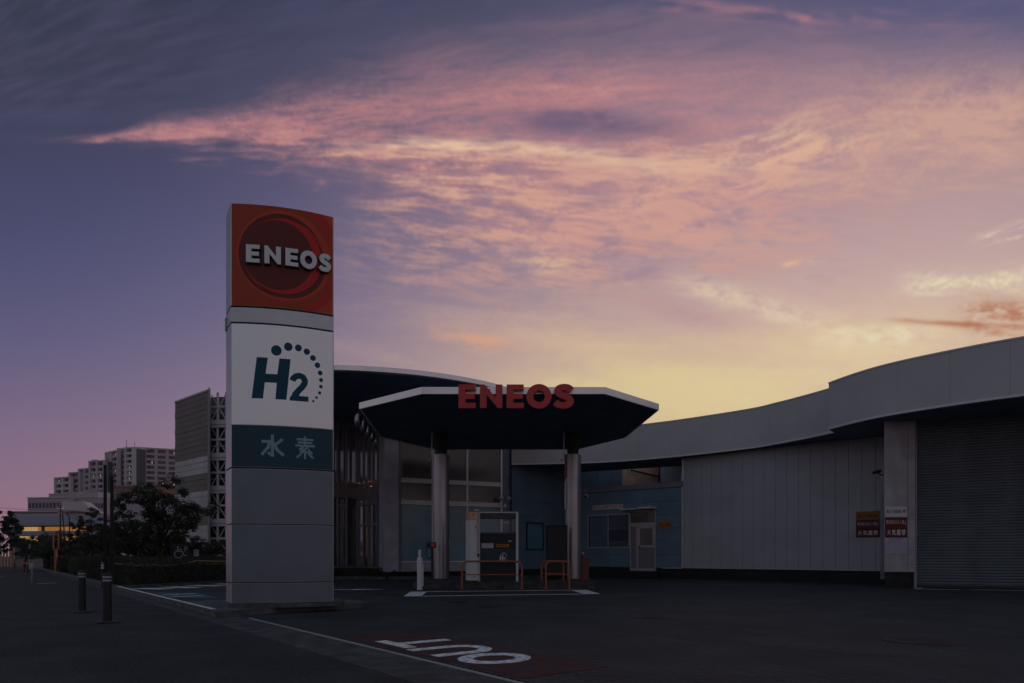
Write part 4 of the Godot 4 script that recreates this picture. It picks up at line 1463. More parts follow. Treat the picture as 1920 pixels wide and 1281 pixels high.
	# rooftop boxes seen between the office roof and the soffit
	var rb := thing("sunset_tinted_building", "building piece above the office roof with sunset light painted into its colour", "building", at(1198, 1042, 38.5) - Vector3(0, 1, 0))
	var q0 := plan(1160, 38.2)
	var q1 := plan(1236, 38.6)
	for q in [[0.0, 0.22, 0.06], [0.22, 0.70, 0.0], [0.70, 1.0, 0.05]]:
		st = ms()
		slab(st, q0.lerp(q1, q[0]), q0.lerp(q1, q[1]), 0.0, 7.2, 0.5, -q[2])
		obj("wall", st, M.wall_sunset_tint, rb)
	st = ms()
	var f0 := q0.lerp(q1, 0.28)
	tube(st, [up(f0, 5.78) + Vector3(0, 0, 0.2), up(q1, 5.42) + Vector3(0, 0, 0.2)], 0.05, 6)
	obj("roof_edge", st, M.dark_metal, rb)
	for c in rb.get_children():
		c.position = -rb.position
	var cl := thing("white_wall_piece", "white cladding piece seen left of the panel wall above the office roof", "wall", up(plan(1260, 36.4), 0))
	st = ms()
	slab(st, plan(1239, 36.4), plan(1283, 36.2), 0.0, 7.0, 0.2)
	obj("cladding", st, M.fascia_white, cl).position = -cl.position
	st = ms()
	slab(st, plan(1235, 36.8), plan(1240, 36.8), 3.9, 5.4, 0.2)
	obj("slot", st, M.sign_dark, cl).position = -cl.position
func bearing(a: Vector2, b: Vector2, u: float) -> Vector2:
	var t := (u - 960.0) / 1280.0
	var k := (t * a.y - a.x) / ((b.x - a.x) - t * (b.y - a.y))
	return a.lerp(b, k)

func settle(o: Node3D) -> void:
	for c in o.get_children():
		if c is Node3D:
			c.position -= o.position

# ---------------------------------------------------------------- showroom with the round roof
func build_showroom() -> void:
	var s := thing("showroom_building", "glazed showroom under a large round overhanging roof, behind the canopy", "building", up(Vector2(-4.5, 30), 0))
	var a := Vector2(-4.84, 29.25)
	var b := Vector2(-0.45, 31.25)
	# big front glazing: two transoms, panes between mullions
	var us := [748.0, 811.0, 876.0, 940.0]
	var hs := [[3.36, 4.14, "pane"], [4.34, 6.98, "pane"], [0.76, 3.20, "blind_teal"]]
	for i in 3:
		var p := bearing(a, b, us[i] + 1.6)
		var q := bearing(a, b, us[i + 1] - 1.6)
		for h in hs:
			var st := ms()
			slab(st, p, q, h[0], h[1], 0.014, -0.03)
			obj("window_pane" if h[2] == "pane" else "blind_panel", st, M[h[2]], s)
	for i in 4:
		var st := ms()
		var m := bearing(a, b, us[i])
		var e := (b - a).normalized()
		slab(st, m - e * 0.04, m + e * 0.04, 0.70, 7.0, 0.12, 0.03, 0.006)
		obj("mullion", st, M.frame_light, s)
	for y in [3.20, 4.14]:
		for k in 3:
			var st := ms()
			slab(st, a, b, y + 0.004 + k * 0.066, y + 0.062 + k * 0.066, 0.10, 0.05 - 0.018 * (k % 2), 0.004)
			obj("transom", st, M.frame_light, s)
	var st := ms()
	slab(st, a, b, 0.70, 0.76, 0.12, 0.06, 0.004)
	obj("window_sill", st, M.frame_light, s)
	for i in 3:
		st = ms()
		slab(st, bearing(a, b, us[i] + 0.3), bearing(a, b, us[i + 1] - 0.3), 0.31, 0.69, 0.08, 0.02, 0.004)
		obj("base_panel", st, M.pillar_grey, s)
	st = ms()
	slab(st, a, b, 0.0, 0.30, 0.1, -0.03)
	obj("plinth", st, M.dark_concrete, s)
	# rooms behind
	var n := Vector2((b - a).normalized().y, -(b - a).normalized().x)
	st = ms()
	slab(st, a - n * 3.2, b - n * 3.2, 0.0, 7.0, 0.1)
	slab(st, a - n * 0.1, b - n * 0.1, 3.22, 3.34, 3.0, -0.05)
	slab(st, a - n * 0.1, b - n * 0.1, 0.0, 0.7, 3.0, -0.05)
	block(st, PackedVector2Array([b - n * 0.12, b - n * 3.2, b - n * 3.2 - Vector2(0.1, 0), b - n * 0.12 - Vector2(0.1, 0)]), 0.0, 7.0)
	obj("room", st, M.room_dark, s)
	# grey corner pillar in two lengths
	for y in [[0.31, 4.235], [4.245, 7.0]]:
		st = ms()
		block(st, PackedVector2Array([Vector2(-5.34, 28.62), Vector2(-4.80, 28.86), Vector2(-4.70, 29.6), Vector2(-5.3, 30.3), Vector2(-5.77, 29.55)]), y[0], y[1])
		obj("pillar", st, M.pillar_grey, s)
	st = ms()
	block(st, PackedVector2Array([Vector2(-5.30, 28.70), Vector2(-4.84, 28.92), Vector2(-4.74, 29.6), Vector2(-5.3, 30.2), Vector2(-5.7, 29.55)]), 0.0, 0.31)
	obj("plinth", st, M.dark_concrete, s)
	# blue grey strip between the glazing and the blue wall, with a pipe
	var c0 := Vector2(-0.43, 31.26)
	var c1 := Vector2(-0.04, 31.42)
	for k in 9:
		st = ms()
		slab(st, c0, c1, 0.36 + k * 0.72, 0.36 + k * 0.72 + 0.712, 0.08, 0.04, 0.004)
		obj("wall_panel", st, M.wall_blue_dull, s)
	st = ms()
	tube(st, [up(c1 + Vector2(0.0, -0.14), 0.1), up(c1 + Vector2(0.0, -0.14), 6.8)], 0.035, 10)
	obj("rain_pipe", st, M.dark_metal, s)
	# left wings of curtain wall
	var l0 := Vector2(-9.35, 28.6)
	var l1 := Vector2(-7.0, 31.0)
	var r1 := Vector2(-5.78, 29.58)
	for w in [[l0, l1, [541.0, 600.0, 633.0, 650.0, 669.5]], [l1, r1, [672.5, 681.5, 690.5, 699.5, 708.5]]]:
		var p: Vector2 = w[0]
		var q: Vector2 = w[1]
		var cols: Array = w[2]
		for i in cols.size() - 1:
			for h in [[0.56, 2.30], [2.42, 3.22], [3.40, 4.05], [4.30, 6.95]]:
				if w[0] == l0 and (h[0] == 2.42 or h[0] == 3.40):
					continue
				st = ms()
				var top: float = 3.52 if w[0] == l0 and h[0] == 0.56 else h[1]
				slab(st, bearing(p, q, cols[i] + 0.5), bearing(p, q, cols[i + 1] - 0.5), h[0], top, 0.014, -0.02)
				obj("window_pane", st, M.mirror_pane if h[0] > 3.3 or i % 2 == 0 else M.pane, s)
		for c in cols:
			st = ms()
			var e := (q - p).normalized() * 0.028
			var m := bearing(p, q, c)
			slab(st, m - e, m + e, 0.5, 7.0, 0.10, 0.04, 0.004)
			obj("mullion", st, M.frame_dark, s)
		for h in ([[3.56, 4.26, 0.02], [0.44, 0.54, 0.05]] if w[0] == l0 else [[4.08, 4.26, 0.05], [3.24, 3.38, 0.05], [2.31, 2.41, 0.05], [0.44, 0.54, 0.05]]):
			st = ms()
			slab(st, p, q, h[0], h[1], 0.12, h[2])
			obj("transom", st, M.frame_dark, s)
		st = ms()
		slab(st, p, q, 0.0, 0.43, 0.1, -0.02)
		obj("plinth", st, M.dark_concrete, s)
	st = ms()
	slab(st, Vector2(-10.5, 33.5), Vector2(-5.0, 33.6), 4.2, 5.6, 0.1)
	slab(st, Vector2(-10.5, 33.3), Vector2(-5.0, 33.4), 0.4, 3.5, 0.1)
	obj("inner_wall", st, M.room_brown, s)
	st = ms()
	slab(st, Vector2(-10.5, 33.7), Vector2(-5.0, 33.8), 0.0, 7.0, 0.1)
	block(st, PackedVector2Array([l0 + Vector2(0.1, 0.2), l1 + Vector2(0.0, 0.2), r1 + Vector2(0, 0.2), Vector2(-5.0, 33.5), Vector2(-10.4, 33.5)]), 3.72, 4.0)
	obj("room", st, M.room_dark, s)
	st = ms()
	tube(st, [up(bearing(l1, r1, 689), 0.9) + Vector3(0, 0, 0.10), up(bearing(l1, r1, 689), 2.25) + Vector3(0, 0, 0.10)], 0.03, 8)
	obj("door_handle", st, M.copper, s)
	# printed frieze inside the left glazing
	var sg := Sheet2D.new(200, 70, Color(0.55, 0.53, 0.57))
	for i in 6:
		sg.oval(0.10 + i * 0.16, 0.55, 0.075, 0.21, [Color(0.62, 0.24, 0.17), Color(0.68, 0.36, 0.20), Color(0.36, 0.35, 0.40)][i % 3])
	sg.rect(0, 0.93, 1, 0.07, Color(0.9, 0.88, 0.8))
	plate("printed_frieze", Vector2(-8.6, 31.4), Vector2(-7.4, 31.9), 6.0, 6.45, 0.0, print_mat(sg.done()), s)
	# the round roof
	var rc := Vector2(-6.3, 30.1)
	var squash := func(o: MeshInstance3D) -> void:
		var md := MeshDataTool.new()
		md.create_from_surface(o.mesh, 0)
		for i in md.get_vertex_count():
			var p := md.get_vertex(i)
			if p.x < rc.x:
				md.set_vertex(i, Vector3(rc.x + (p.x - rc.x) * 0.5, p.y, p.z))
		var am := ArrayMesh.new()
		md.commit_to_surface(am)
		o.mesh = am
	st = ms()
	lathe(st, [Vector2(7.70, 7.03), Vector2(7.88, 7.03), Vector2(7.90, 7.05), Vector2(7.90, 7.19), Vector2(7.88, 7.21), Vector2(7.70, 7.21)], 120, up(rc, 0))
	squash.call(obj("roof_edge", st, M.canopy_metal, s))
	st = ms()
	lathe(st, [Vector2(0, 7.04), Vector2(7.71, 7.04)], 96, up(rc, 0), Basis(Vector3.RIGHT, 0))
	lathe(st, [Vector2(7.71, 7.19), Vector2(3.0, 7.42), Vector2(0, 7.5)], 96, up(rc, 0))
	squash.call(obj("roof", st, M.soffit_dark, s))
	settle(s)
	# two warm pendant lamps behind the glass
	var k := 0
	for u in [692.0, 706.5]:
		var p := bearing(l1, r1, u) + Vector2(0.05, 0.45)
		var lamp := thing("pendant_lamp", ["warm lit hanging lamp behind the showroom glass, left of two", "warm lit hanging lamp behind the showroom glass, next to the grey pillar"][k], "lamp", up(p, 4.22))
		k += 1
		st = ms()
		lathe(st, [Vector2(0, -0.12), Vector2(0.09, -0.12), Vector2(0.10, 0.10), Vector2(0.03, 0.13), Vector2(0, 0.13)], 14)
		obj("lamp_shade", st, M.lamp_warm, lamp)
		st = ms()
		tube(st, [Vector3(0, 0.13, 0), Vector3(0, 2.6, 0)], 0.008, 6)
		obj("cord", st, M.dark_metal, lamp)
		var li := OmniLight3D.new()
		li.name = "lamp_light"
		li.light_color = Color(1.0, 0.66, 0.38)
		li.light_energy = 0.10
		li.light_size = 0.08
		li.omni_range = 12
		li.omni_attenuation = 2
		li.shadow_enabled = true
		lamp.add_child(li)

# ---------------------------------------------------------------- canopy
func build_canopy() -> void:
	var c := thing("canopy", "eight sided flat canopy on two round metal columns over the dispenser", "canopy", up(Vector2(-0.15, 23.9), 0))
	var v := PackedVector2Array([Vector2(-2.40, 18.09), Vector2(2.47, 18.09), Vector2(4.33, 20.1), Vector2(4.12, 24.85), Vector2(2.62, 27.6), Vector2(-3.10, 27.6), Vector2(-4.78, 24.7), Vector2(-4.47, 19.95)])
	for i in 8:
		var a := v[i]
		var b := v[(i + 1) % 8]
		var e := (b - a).normalized()
		var st := ms()
		slab(st, a + e * 0.003, b - e * 0.003, 5.285, 5.468, 0.05, 0.0, 0.0)
		obj("fascia_panel", st, M.canopy_metal, c)
	var inner := PackedVector2Array()
	var mid := Vector2(-0.1, 22.8)
	for p in v:
		inner.append(p.move_toward(mid, 0.06))
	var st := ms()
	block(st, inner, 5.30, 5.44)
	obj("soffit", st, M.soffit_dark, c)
	# soffit joints and flush lights, unlit
	st = ms()
	for i in 6:
		var x := -3.2 + i * 1.25
		box(st, Vector3(x, 5.297, -22.9), Vector3(0.02, 0.006, 8.0 if absf(x) < 2.4 else 5.2))
	obj("soffit_joint", st, M.dark_metal, c)
	for q in [[-1.6, 21.0], [1.2, 21.0], [-1.6, 25.4], [1.2, 25.4]]:
		st = ms()
		box(st, Vector3(q[0], 5.288, -q[1]), Vector3(0.55, 0.02, 0.32), Basis.IDENTITY, 0.006)
		obj("ceiling_light", st, M.shutter_grey, c)
	for x in [-2.48, 2.13]:
		var p := up(Vector2(x, 23.9), 0)
		st = ms()
		lathe(st, [Vector2(0.33, 0.2), Vector2(0.33, 0.215), Vector2(0.285, 0.22), Vector2(0.285, 2.43), Vector2(0.281, 2.432), Vector2(0.281, 2.440), Vector2(0.285, 2.442), Vector2(0.285, 4.52), Vector2(0.20, 4.525), Vector2(0.0, 4.53)], 40, p)
		var col := obj("column", st, M.column_metal, c)
		st = ms()
		lathe(st, [Vector2(0.20, 4.52), Vector2(0.20, 4.72), Vector2(0.235, 4.73), Vector2(0.235, 5.30)], 28, p)
		obj("collar", st, M.dark_metal, col)
		st = ms()
		tube(st, [p + Vector3(-0.315, 4.45, 0.05), p + Vector3(-0.315, 5.30, 0.05)], 0.022, 8)
		tube(st, [p + Vector3(-0.25, 4.46, 0.05), p + Vector3(-0.335, 4.46, 0.05)], 0.018, 8)
		obj("conduit", st, M.frame_light, col)
		st = ms()
		tube(st, [p + Vector3(-0.28, 4.33, 0.1), p + Vector3(-0.38, 4.33, 0.1)], 0.014, 6)
		tube(st, [p + Vector3(-0.38, 4.33, 0.1), p + Vector3(-0.44, 4.33, 0.1)], 0.036, 8)
		obj("sensor", st, M.frame_light, col)
	# red and white pipe against the right column
	st = ms()
	tube(st, [Vector3(1.86, 3.7, -23.75), Vector3(1.86, 4.52, -23.75)], 0.03, 8)
	obj("warning_pipe", st, M.rail_orange, c)
	st = ms()
	tube(st, [Vector3(1.86, 2.62, -23.75), Vector3(1.86, 3.58, -23.75)], 0.032, 8)
	obj("warning_pipe", st, M.post_white, c)
	settle(c)
	# half round lamps under the left edge
	for i in 5:
		var t := i / 4.0
		var p := Vector2(-4.58, 20.35).lerp(Vector2(-4.80, 24.1), t)
		var k := lerpf(0.21, 0.16, t)
		var fl := thing("flood_lamp", "unlit half round flood lamp under the left canopy edge, " + ["nearest", "second", "middle", "fourth", "farthest"][i] + " of the row", "lamp", up(p, 5.02), 0.0, "flood lamps under the left canopy edge")
		st = ms()
		lathe(st, [Vector2(0, -0.07), Vector2(k * 0.85, -0.07), Vector2(k, -0.04), Vector2(k, 0.04), Vector2(k * 0.85, 0.07), Vector2(0, 0.07)], 20, Vector3.ZERO, Basis(Vector3.FORWARD, PI / 2))
		obj("housing", st, M.silver, fl)
		st = ms()
		box(st, Vector3(0.02, 0.16, 0), Vector3(0.05, 0.24, 0.10))
		obj("bracket", st, M.dark_metal, fl)
		st = ms()
		lathe(st, [Vector2(0, 0.071), Vector2(k * 0.7, 0.071), Vector2(k * 0.7, 0.078), Vector2(0, 0.078)], 18, Vector3.ZERO, Basis(Vector3.FORWARD, PI / 2))
		obj("lens", st, M.dark_glass, fl)
	# red letters on the front edge
	var ls := thing("canopy_lettering", "large red ENEOS letters standing on the front canopy edge", "lettering", up(Vector2(0, 17.98), 4.87))
	var x0 := [-1.405, -0.841, -0.143, 0.379, 1.10]
	var ws := [1.046, 1.06, 1.046, 1.047, 1.10]
	var word := "ENEOS"
	for i in 5:
		letter("letter", word[i], 0.617, ws[i], 0.0, 0.09, Transform3D(Basis.IDENTITY, Vector3(x0[i], 0.0, 0.0)), M.letter_red, ls)
	st = ms()
	for x in [-1.2, -0.6, 0.1, 0.72, 1.35]:
		box(st, Vector3(x, 0.50, -0.045), Vector3(0.04, 0.04, 0.10))
	obj("bracket", st, M.dark_metal, ls)

# ---------------------------------------------------------------- pylon sign
const PC := Vector2(-4.035, 12.04)
const PE := Vector2(0.9593, 0.2825)
const PN := Vector2(0.2825, -0.9593)

func pylon_out(t: float) -> float:
	return sqrt(3.34 * 3.34 - t * t) - 3.23

func pylon_at(t: float, o: float) -> Vector2:
	return PC + PE * t + PN * o

func pylon_plan(half: float, grow: float) -> PackedVector2Array:
	var p := PackedVector2Array()
	for i in 25:
		var t := lerpf(-half, half, i / 24.0)
		p.append(pylon_at(t, pylon_out(t) + grow))
	for q in [[half + 0.012, -0.012], [half + grow, -0.48], [half + grow, -0.60], [half, -0.92 - grow], [-half, -0.92 - grow], [-half - 0.14 - grow, -0.60], [-half - 0.14 - grow, -0.48], [-half - 0.012, -0.012]]:
		p.append(pylon_at(q[0], q[1]))
	return p

func pylon_face(called: String, y0: float, y1: float, m: Material, parent: Node3D, out := 0.006, half := 0.846) -> void:
	var st := ms()
	var n := 24
	for i in n:
		var f0 := float(i) / n
		var f1 := float(i + 1) / n
		var t0 := lerpf(-half, half, f0)
		var t1 := lerpf(-half, half, f1)
		var a := pylon_at(t0, pylon_out(t0) + out)
		var b := pylon_at(t1, pylon_out(t1) + out)
		st.set_smooth_group(1)
		quad_uv(st, up(a, y0), up(b, y0), up(b, y1), up(a, y1), Vector2(f0, 1), Vector2(f1, 1), Vector2(f1, 0), Vector2(f0, 0))
		st.set_smooth_group(-1)
		var a2 := pylon_at(t0, pylon_out(t0) - 0.001)
		var b2 := pylon_at(t1, pylon_out(t1) - 0.001)
		quad_uv(st, up(a, y1), up(b, y1), up(b2, y1), up(a2, y1), Vector2(f0, 0), Vector2(f1, 0), Vector2(f1, 0), Vector2(f0, 0))
		quad_uv(st, up(a2, y0), up(b2, y0), up(b, y0), up(a, y0), Vector2(f0, 1), Vector2(f1, 1), Vector2(f1, 1), Vector2(f0, 1))
	obj(called, st, m, parent).position = -up(PC, 0)

func build_pylon() -> void:
	var g := thing("pylon_sign", "tall pylon sign with orange red top, H2 panel and teal band", "sign", up(PC, 0))
	var st := ms()
	block(st, pylon_plan(0.80, -0.05), 0.1, 7.05)
	obj("core", st, M.sign_dark, g).position = -g.position
	st = ms()
	block(st, pylon_plan(0.98, 0.10), 0.098, 0.165)
	obj("plinth", st, M.kerb_stone, g).position = -g.position
	# printed faces
	var lg := Sheet2D.new(512, 532, Color(0.80, 0.29, 0.12))
	lg.oval(0.40, 0.47, 0.70, 0.66, Color(0.78, 0.15, 0.11))
	lg.oval(0.36, 0.485, 0.66, 0.575, Color(0.68, 0.24, 0.11))
	lg.oval(0.515, 0.480, 0.468, 0.448, Color(0.80, 0.27, 0.12))
	lg.oval(0.490, 0.483, 0.425, 0.415, Color(0.42, 0.115, 0.095))
	lg.oval(0.525, 0.505, 0.405, 0.385, Color(0.80, 0.15, 0.11))
	lg.oval(0.535, 0.520, 0.388, 0.380, Color(0.42, 0.115, 0.095))
	lg.oval(0.500, 0.485, 0.385, 0.375, Color(0.80, 0.145, 0.11))
	lg.oval(0.455, 0.480, 0.345, 0.345, Color(0.42, 0.115, 0.095))
	var logo := print_mat(lg.done(), 0.38)
	var hy := Sheet2D.new(512, 530, Color(0.95, 0.945, 0.94))
	hydrogen_mark(hy, 0.0, 0.0, 1.0, 1.0, Color(0.10, 0.26, 0.33))
	var hm := print_mat(hy.done(), 0.38)
	hm.metallic = 0.6
	var nm := Sheet2D.new(512, 216, Color(0.085, 0.245, 0.30))
	nm.strokes(glyph["水"], 0.282, 0.215, 0.229, 0.55, 13, Color(0.52, 0.64, 0.67))
	nm.strokes(glyph["素"], 0.614, 0.215, 0.207, 0.55, 9.5, Color(0.52, 0.64, 0.67))
	var nmat := print_mat(nm.done(), 0.4)
	for q in [[0.175, 0.520, "lower_panel", M.sign_grey], [0.540, 1.535, "lower_panel", M.sign_grey], [1.555, 2.505, "lower_panel", M.sign_grey], [2.535, 3.262, "name_panel", nmat], [3.266, 5.015, "hydrogen_panel", hm], [5.045, 5.295, "metal_band", M.sign_silver], [5.325, 7.09, "logo_panel", logo]]:
		st = ms()
		block(st, pylon_plan(0.85, 0.0), q[0], q[1])
		var body := obj("sign_module", st, M.sign_silver, g)
		body.position = -g.position
		if q[2] != "metal_band":
			pylon_face(q[2], q[0] + 0.004, q[1] - 0.004, q[3], g)
	# white raised letters
	var t0 := [-0.593, -0.299, 0.038, 0.277, 0.590]
	var ws := [1.05, 0.99, 1.0, 0.91, 0.88]
	var wd := [0.224, 0.270, 0.213, 0.282, 0.188]
	var word := "ENEOS"
	for i in 5:
		var tm: float = t0[i] + wd[i] * 0.5
		var slope: float = -tm / sqrt(3.34 * 3.34 - tm * tm)
		var e := (PE + PN * slope).normalized()
		var n := Vector2(e.y, -e.x)
		var p: Vector2 = pylon_at(tm, pylon_out(tm)) - e * (wd[i] * 0.5)
		var bs := Basis(Vector3(e.x, 0, -e.y), Vector3.UP, Vector3(n.x, 0, -n.y))
		letter("letter", word[i], 0.305, ws[i], 0.05, 0.085, Transform3D(bs, up(p, 6.05) - g.position), M.letter_white, g, M.matt_black)
	# small junction box on the left side
	st = ms()
	box(st, up(pylon_at(-0.985, -0.44), 5.12) - g.position, Vector3(0.03, 0.22, 0.10), Basis(Vector3(PE.x, 0, -PE.y), Vector3.UP, Vector3(PN.x, 0, -PN.y)))
	obj("junction_box", st, M.frame_grey, g)

# ---------------------------------------------------------------- things on the island and around it
func rail(label: String, x0: float, x1: float, d: float, base: float, group: String) -> void:
	var o := thing("guard_rail", label, "guard rail", Vector3((x0 + x1) * 0.5, base, -d), 0.0, group)
	var h := (x1 - x0) * 0.5
	var top := 0.825 - base
	var r := 0.19 if h > 0.5 else 0.14
	var pts := [Vector3(-h, 0, 0)]
	for i in 7:
		var a := PI / 2 * i / 6.0
		pts.append(Vector3(-h + r - r * cos(a), top - r + r * sin(a), 0))
	for i in 7:
		var a := PI / 2 * i / 6.0
		pts.append(Vector3(h - r + r * sin(a), top - r + r * cos(a), 0))
	pts.append(Vector3(h, 0, 0))
	var st := ms()
	tube(st, pts, 0.030, 12)
	obj("hoop", st, M.rail_orange, o)
	st = ms()
	tube(st, [Vector3(-h, 0.43 - base, 0), Vector3(h, 0.43 - base, 0)], 0.016, 8)
	obj("middle_bar", st, M.rail_orange, o)
	for s in [-1, 1]:
		st = ms()
		lathe(st, [Vector2(0.06, 0), Vector2(0.06, 0.012), Vector2(0.032, 0.014)], 16, Vector3(s * h, 0, 0))
		obj("foot_plate", st, M.rail_orange, o)

func build_forecourt_things() -> void:
	# raised dispenser island
	var st := ms()
	var p := PackedVector2Array()
	for q in [[-2.75, 20.75], [2.30, 20.55]]:
		p.append(Vector2(q[0], q[1]))
	for i in 9:
		var a := -PI / 2 + PI / 2 * i / 8.0
		p.append(Vector2(2.32 + 0.3 * cos(a), 20.86 + 0.3 * sin(a)))
	p.append(Vector2(2.62, 27.3))
	p.append(Vector2(-3.05, 27.3))
	for i in 9:
		var a := PI + PI / 2 * i / 8.0
		p.append(Vector2(-2.75 + 0.3 * cos(a), 21.05 + 0.3 * sin(a)))
	block(st, p, -0.02, 0.195)
	struct("dispenser_island", st, M.concrete)
	# dispenser
	var d := 21.15
	var o := thing("hydrogen_dispenser", "white framed hydrogen dispenser with glass header and blue H2 panel", "dispenser", up(plan(935, d), 0.195))
	var X := func(u: float) -> float: return (u - 935.0) / 1280.0 * d
	var Y := func(v: float) -> float: return 1.0 + (1042.0 - v) / 1280.0 * d - 0.195
	var pan := func(called: String, u0: float, u1: float, v0: float, v1: float, z: float, dep: float, m: Material, bev: float) -> MeshInstance3D:
		var s := ms()
		box(s, Vector3((X.call(u0) + X.call(u1)) * 0.5, (Y.call(v0) + Y.call(v1)) * 0.5, z - dep * 0.5), Vector3(X.call(u1) - X.call(u0), Y.call(v0) - Y.call(v1), dep), Basis.IDENTITY, bev)
		return obj(called, s, m, o)
	pan.call("frame_post", 897.3, 900.0, 962.4, 1091.2, 0.02, 0.55, M.post_white, 0.008)
	pan.call("frame_post", 967.4, 972.0, 962.4, 1091.2, 0.02, 0.55, M.post_white, 0.008)
	pan.call("frame_top", 897.3, 972.0, 960.0, 962.3, 0.02, 0.55, M.post_white, 0.008)
	var hd := Sheet2D.new(256, 40, Color(0.035, 0.085, 0.12))
	write(hd, "ENEOS", 0.32, 0.30, 0.36, 0.42, 15, Color(0.22, 0.34, 0.42))
	pan.call("header_rear", 900.2, 967.2, 962.5, 973.0, -0.012, 0.10, M.teal_panel, 0.0)
	var hp := plate("header_panel", Vector2(X.call(900.3), 0), Vector2(X.call(967.1), 0), Y.call(972.6), Y.call(962.9), 0.0, print_mat(hd.done(), 0.2), o)
	hp.position = Vector3.ZERO
	pan.call("glass_pane", 900.2, 967.2, 973.2, 998.0, -0.10, 0.012, M.clear_pane, 0.0)
	pan.call("cross_bar", 900.2, 967.2, 998.2, 1001.4, 0.0, 0.40, M.teal_panel, 0.004)
	pan.call("control_panel", 900.2, 967.2, 1001.6, 1029.0, -0.02, 0.42, M.black_panel, 0.004)
	pan.call("label_plate", 902.8, 925.4, 1018.8, 1028.2, -0.008, 0.012, M.label_grey, 0.0)
	var lo := Sheet2D.new(120, 28, Color(0.72, 0.42, 0.10))
	lo.rect(0.10, 0.25, 0.34, 0.20, Color(0.2, 0.1, 0.03))
	lo.rect(0.50, 0.25, 0.38, 0.16, Color(0.2, 0.1, 0.03))
	lo.rect(0.10, 0.55, 0.78, 0.18, Color(0.25, 0.12, 0.03))
	plate("label_plate", Vector2(X.call(929.8), 0), Vector2(X.call(954.2), 0), Y.call(1026.2), Y.call(1020.6), -0.006, print_mat(lo.done()), o)
	pan.call("display", 953.0, 959.0, 1013.6, 1016.0, -0.012, 0.01, M.label_grey, 0.0)
	var bp := Sheet2D.new(256, 104, Color(0.075, 0.20, 0.265))
	hydrogen_mark(bp, 0.485, 0.08, 0.30, 1.10, Color(0.80, 0.79, 0.80))
	pan.call("blue_panel_body", 900.2, 967.2, 1029.2, 1055.6, -0.012, 0.42, M.teal_panel, 0.0)
	plate("blue_panel", Vector2(X.call(900.3), 0), Vector2(X.call(967.1), 0), Y.call(1055.4), Y.call(1029.4), 0.0, print_mat(bp.done(), 0.3), o)
	pan.call("lower_panel", 900.2, 967.2, 1055.8, 1091.2, -0.03, 0.42, M.black_panel, 0.004)
	# side cabinet with nozzle gear
	st = ms()
	var cab := PackedVector2Array([Vector2(X.call(881.5), 0.10), Vector2(X.call(897.0), 0.10), Vector2(X.call(897.0), -0.45), Vector2(X.call(872.5), -0.45), Vector2(X.call(872.5), -0.18)])
	prism(st, cab, Y.call(1088.5), Y.call(975.6), Transform3D(Basis(Vector3(1, 0, 0), Vector3(0, 0, 1), Vector3(0, 1, 0)), Vector3.ZERO))
	obj("side_cabinet", st, M.post_white, o)
	st = ms()
	prism(st, cab, Y.call(975.2), Y.call(960.5), Transform3D(Basis(Vector3(1, 0, 0), Vector3(0, 0, 1), Vector3(0, 1, 0)), Vector3(0, 0, -0.01)))
	obj("cabinet_head", st, M.copper, o)
	st = ms()
	prism(st, cab, Y.call(1091.6), Y.call(1088.8), Transform3D(Basis(Vector3(0.97, 0, 0), Vector3(0, 0, 0.9), Vector3(0, 1, 0)), Vector3(-0.03, 0, 0)))
	obj("cabinet_base", st, M.matt_black, o)
	pan.call("cabinet_lamp", 889.3, 897.6, 954.8, 958.2, 0.0, 0.12, M.post_white, 0.01)
	pan.call("lamp_stem", 891.5, 894.0, 958.3, 960.4, -0.03, 0.05, M.dark_metal, 0.0)
	for q in [[886.5, 963.8], [886.5, 966.4], [887.6, 1080.0], [887.6, 1083.0]]:
		pan.call("vent_slot", q[0], q[0] + 4.0, q[1], q[1] + 0.9, 0.106, 0.012, M.dark_metal, 0.0)
	pan.call("door_pull", 891.2, 892.6, 986.0, 990.5, 0.125, 0.03, M.dark_metal, 0.0)
	st = ms()
	tube(st, [Vector3(X.call(895.4), Y.call(976), 0.12), Vector3(X.call(895.8), Y.call(1010), 0.15), Vector3(X.call(895.2), Y.call(1036), 0.16), Vector3(X.call(897.5), Y.call(1042), 0.14)], 0.012, 8)
	obj("hose", st, M.frame_grey, o)
	pan.call("nozzle", 895.6, 899.0, 1038.5, 1044.0, 0.17, 0.06, M.matt_black, 0.008)
	# guard rails
	rail("long orange guard rail in front of the dispenser", -1.50, 0.30, 20.72 - 0.25, 0.0, "orange guard rails")
	rail("short orange guard rail in front of the black cabinet", 1.02, 1.72, 20.72 - 0.25, 0.0, "orange guard rails")
	rail("short orange guard rail set back on the island, behind the short front one", 0.95, 1.66, 22.0, 0.195, "orange guard rails")
	# black cabinet
	var bd := 22.9
	var bc := thing("black_cabinet", "tall plain black cabinet left of the right column", "cabinet", up(plan(1044.5, bd), 0.195))
	st = ms()
	box(st, Vector3(0, 0.93, -0.15), Vector3(0.70, 1.78, 0.30), Basis.IDENTITY, 0.015)
	obj("body", st, M.matt_black, bc)
	st = ms()
	box(st, Vector3(0, 0.96, 0.008), Vector3(0.64, 1.62, 0.014), Basis.IDENTITY, 0.004)
	obj("door", st, M.dark_metal, bc)
	st = ms()
	box(st, Vector3(0.26, 0.95, 0.022), Vector3(0.02, 0.14, 0.02))
	obj("handle", st, M.black_panel, bc)
	st = ms()
	box(st, Vector3(0, 0.02, -0.15), Vector3(0.66, 0.04, 0.26))
	obj("plinth", st, M.dark_concrete, bc)
	# red extinguisher box
	var eb := thing("extinguisher_box", "dark red fire extinguisher box at the foot of the right column", "extinguisher box", up(plan(1097, 21.6), 0.195))
	st = ms()
	box(st, Vector3(0, 0.37, 0), Vector3(0.24, 0.72, 0.22), Basis.IDENTITY, 0.012)
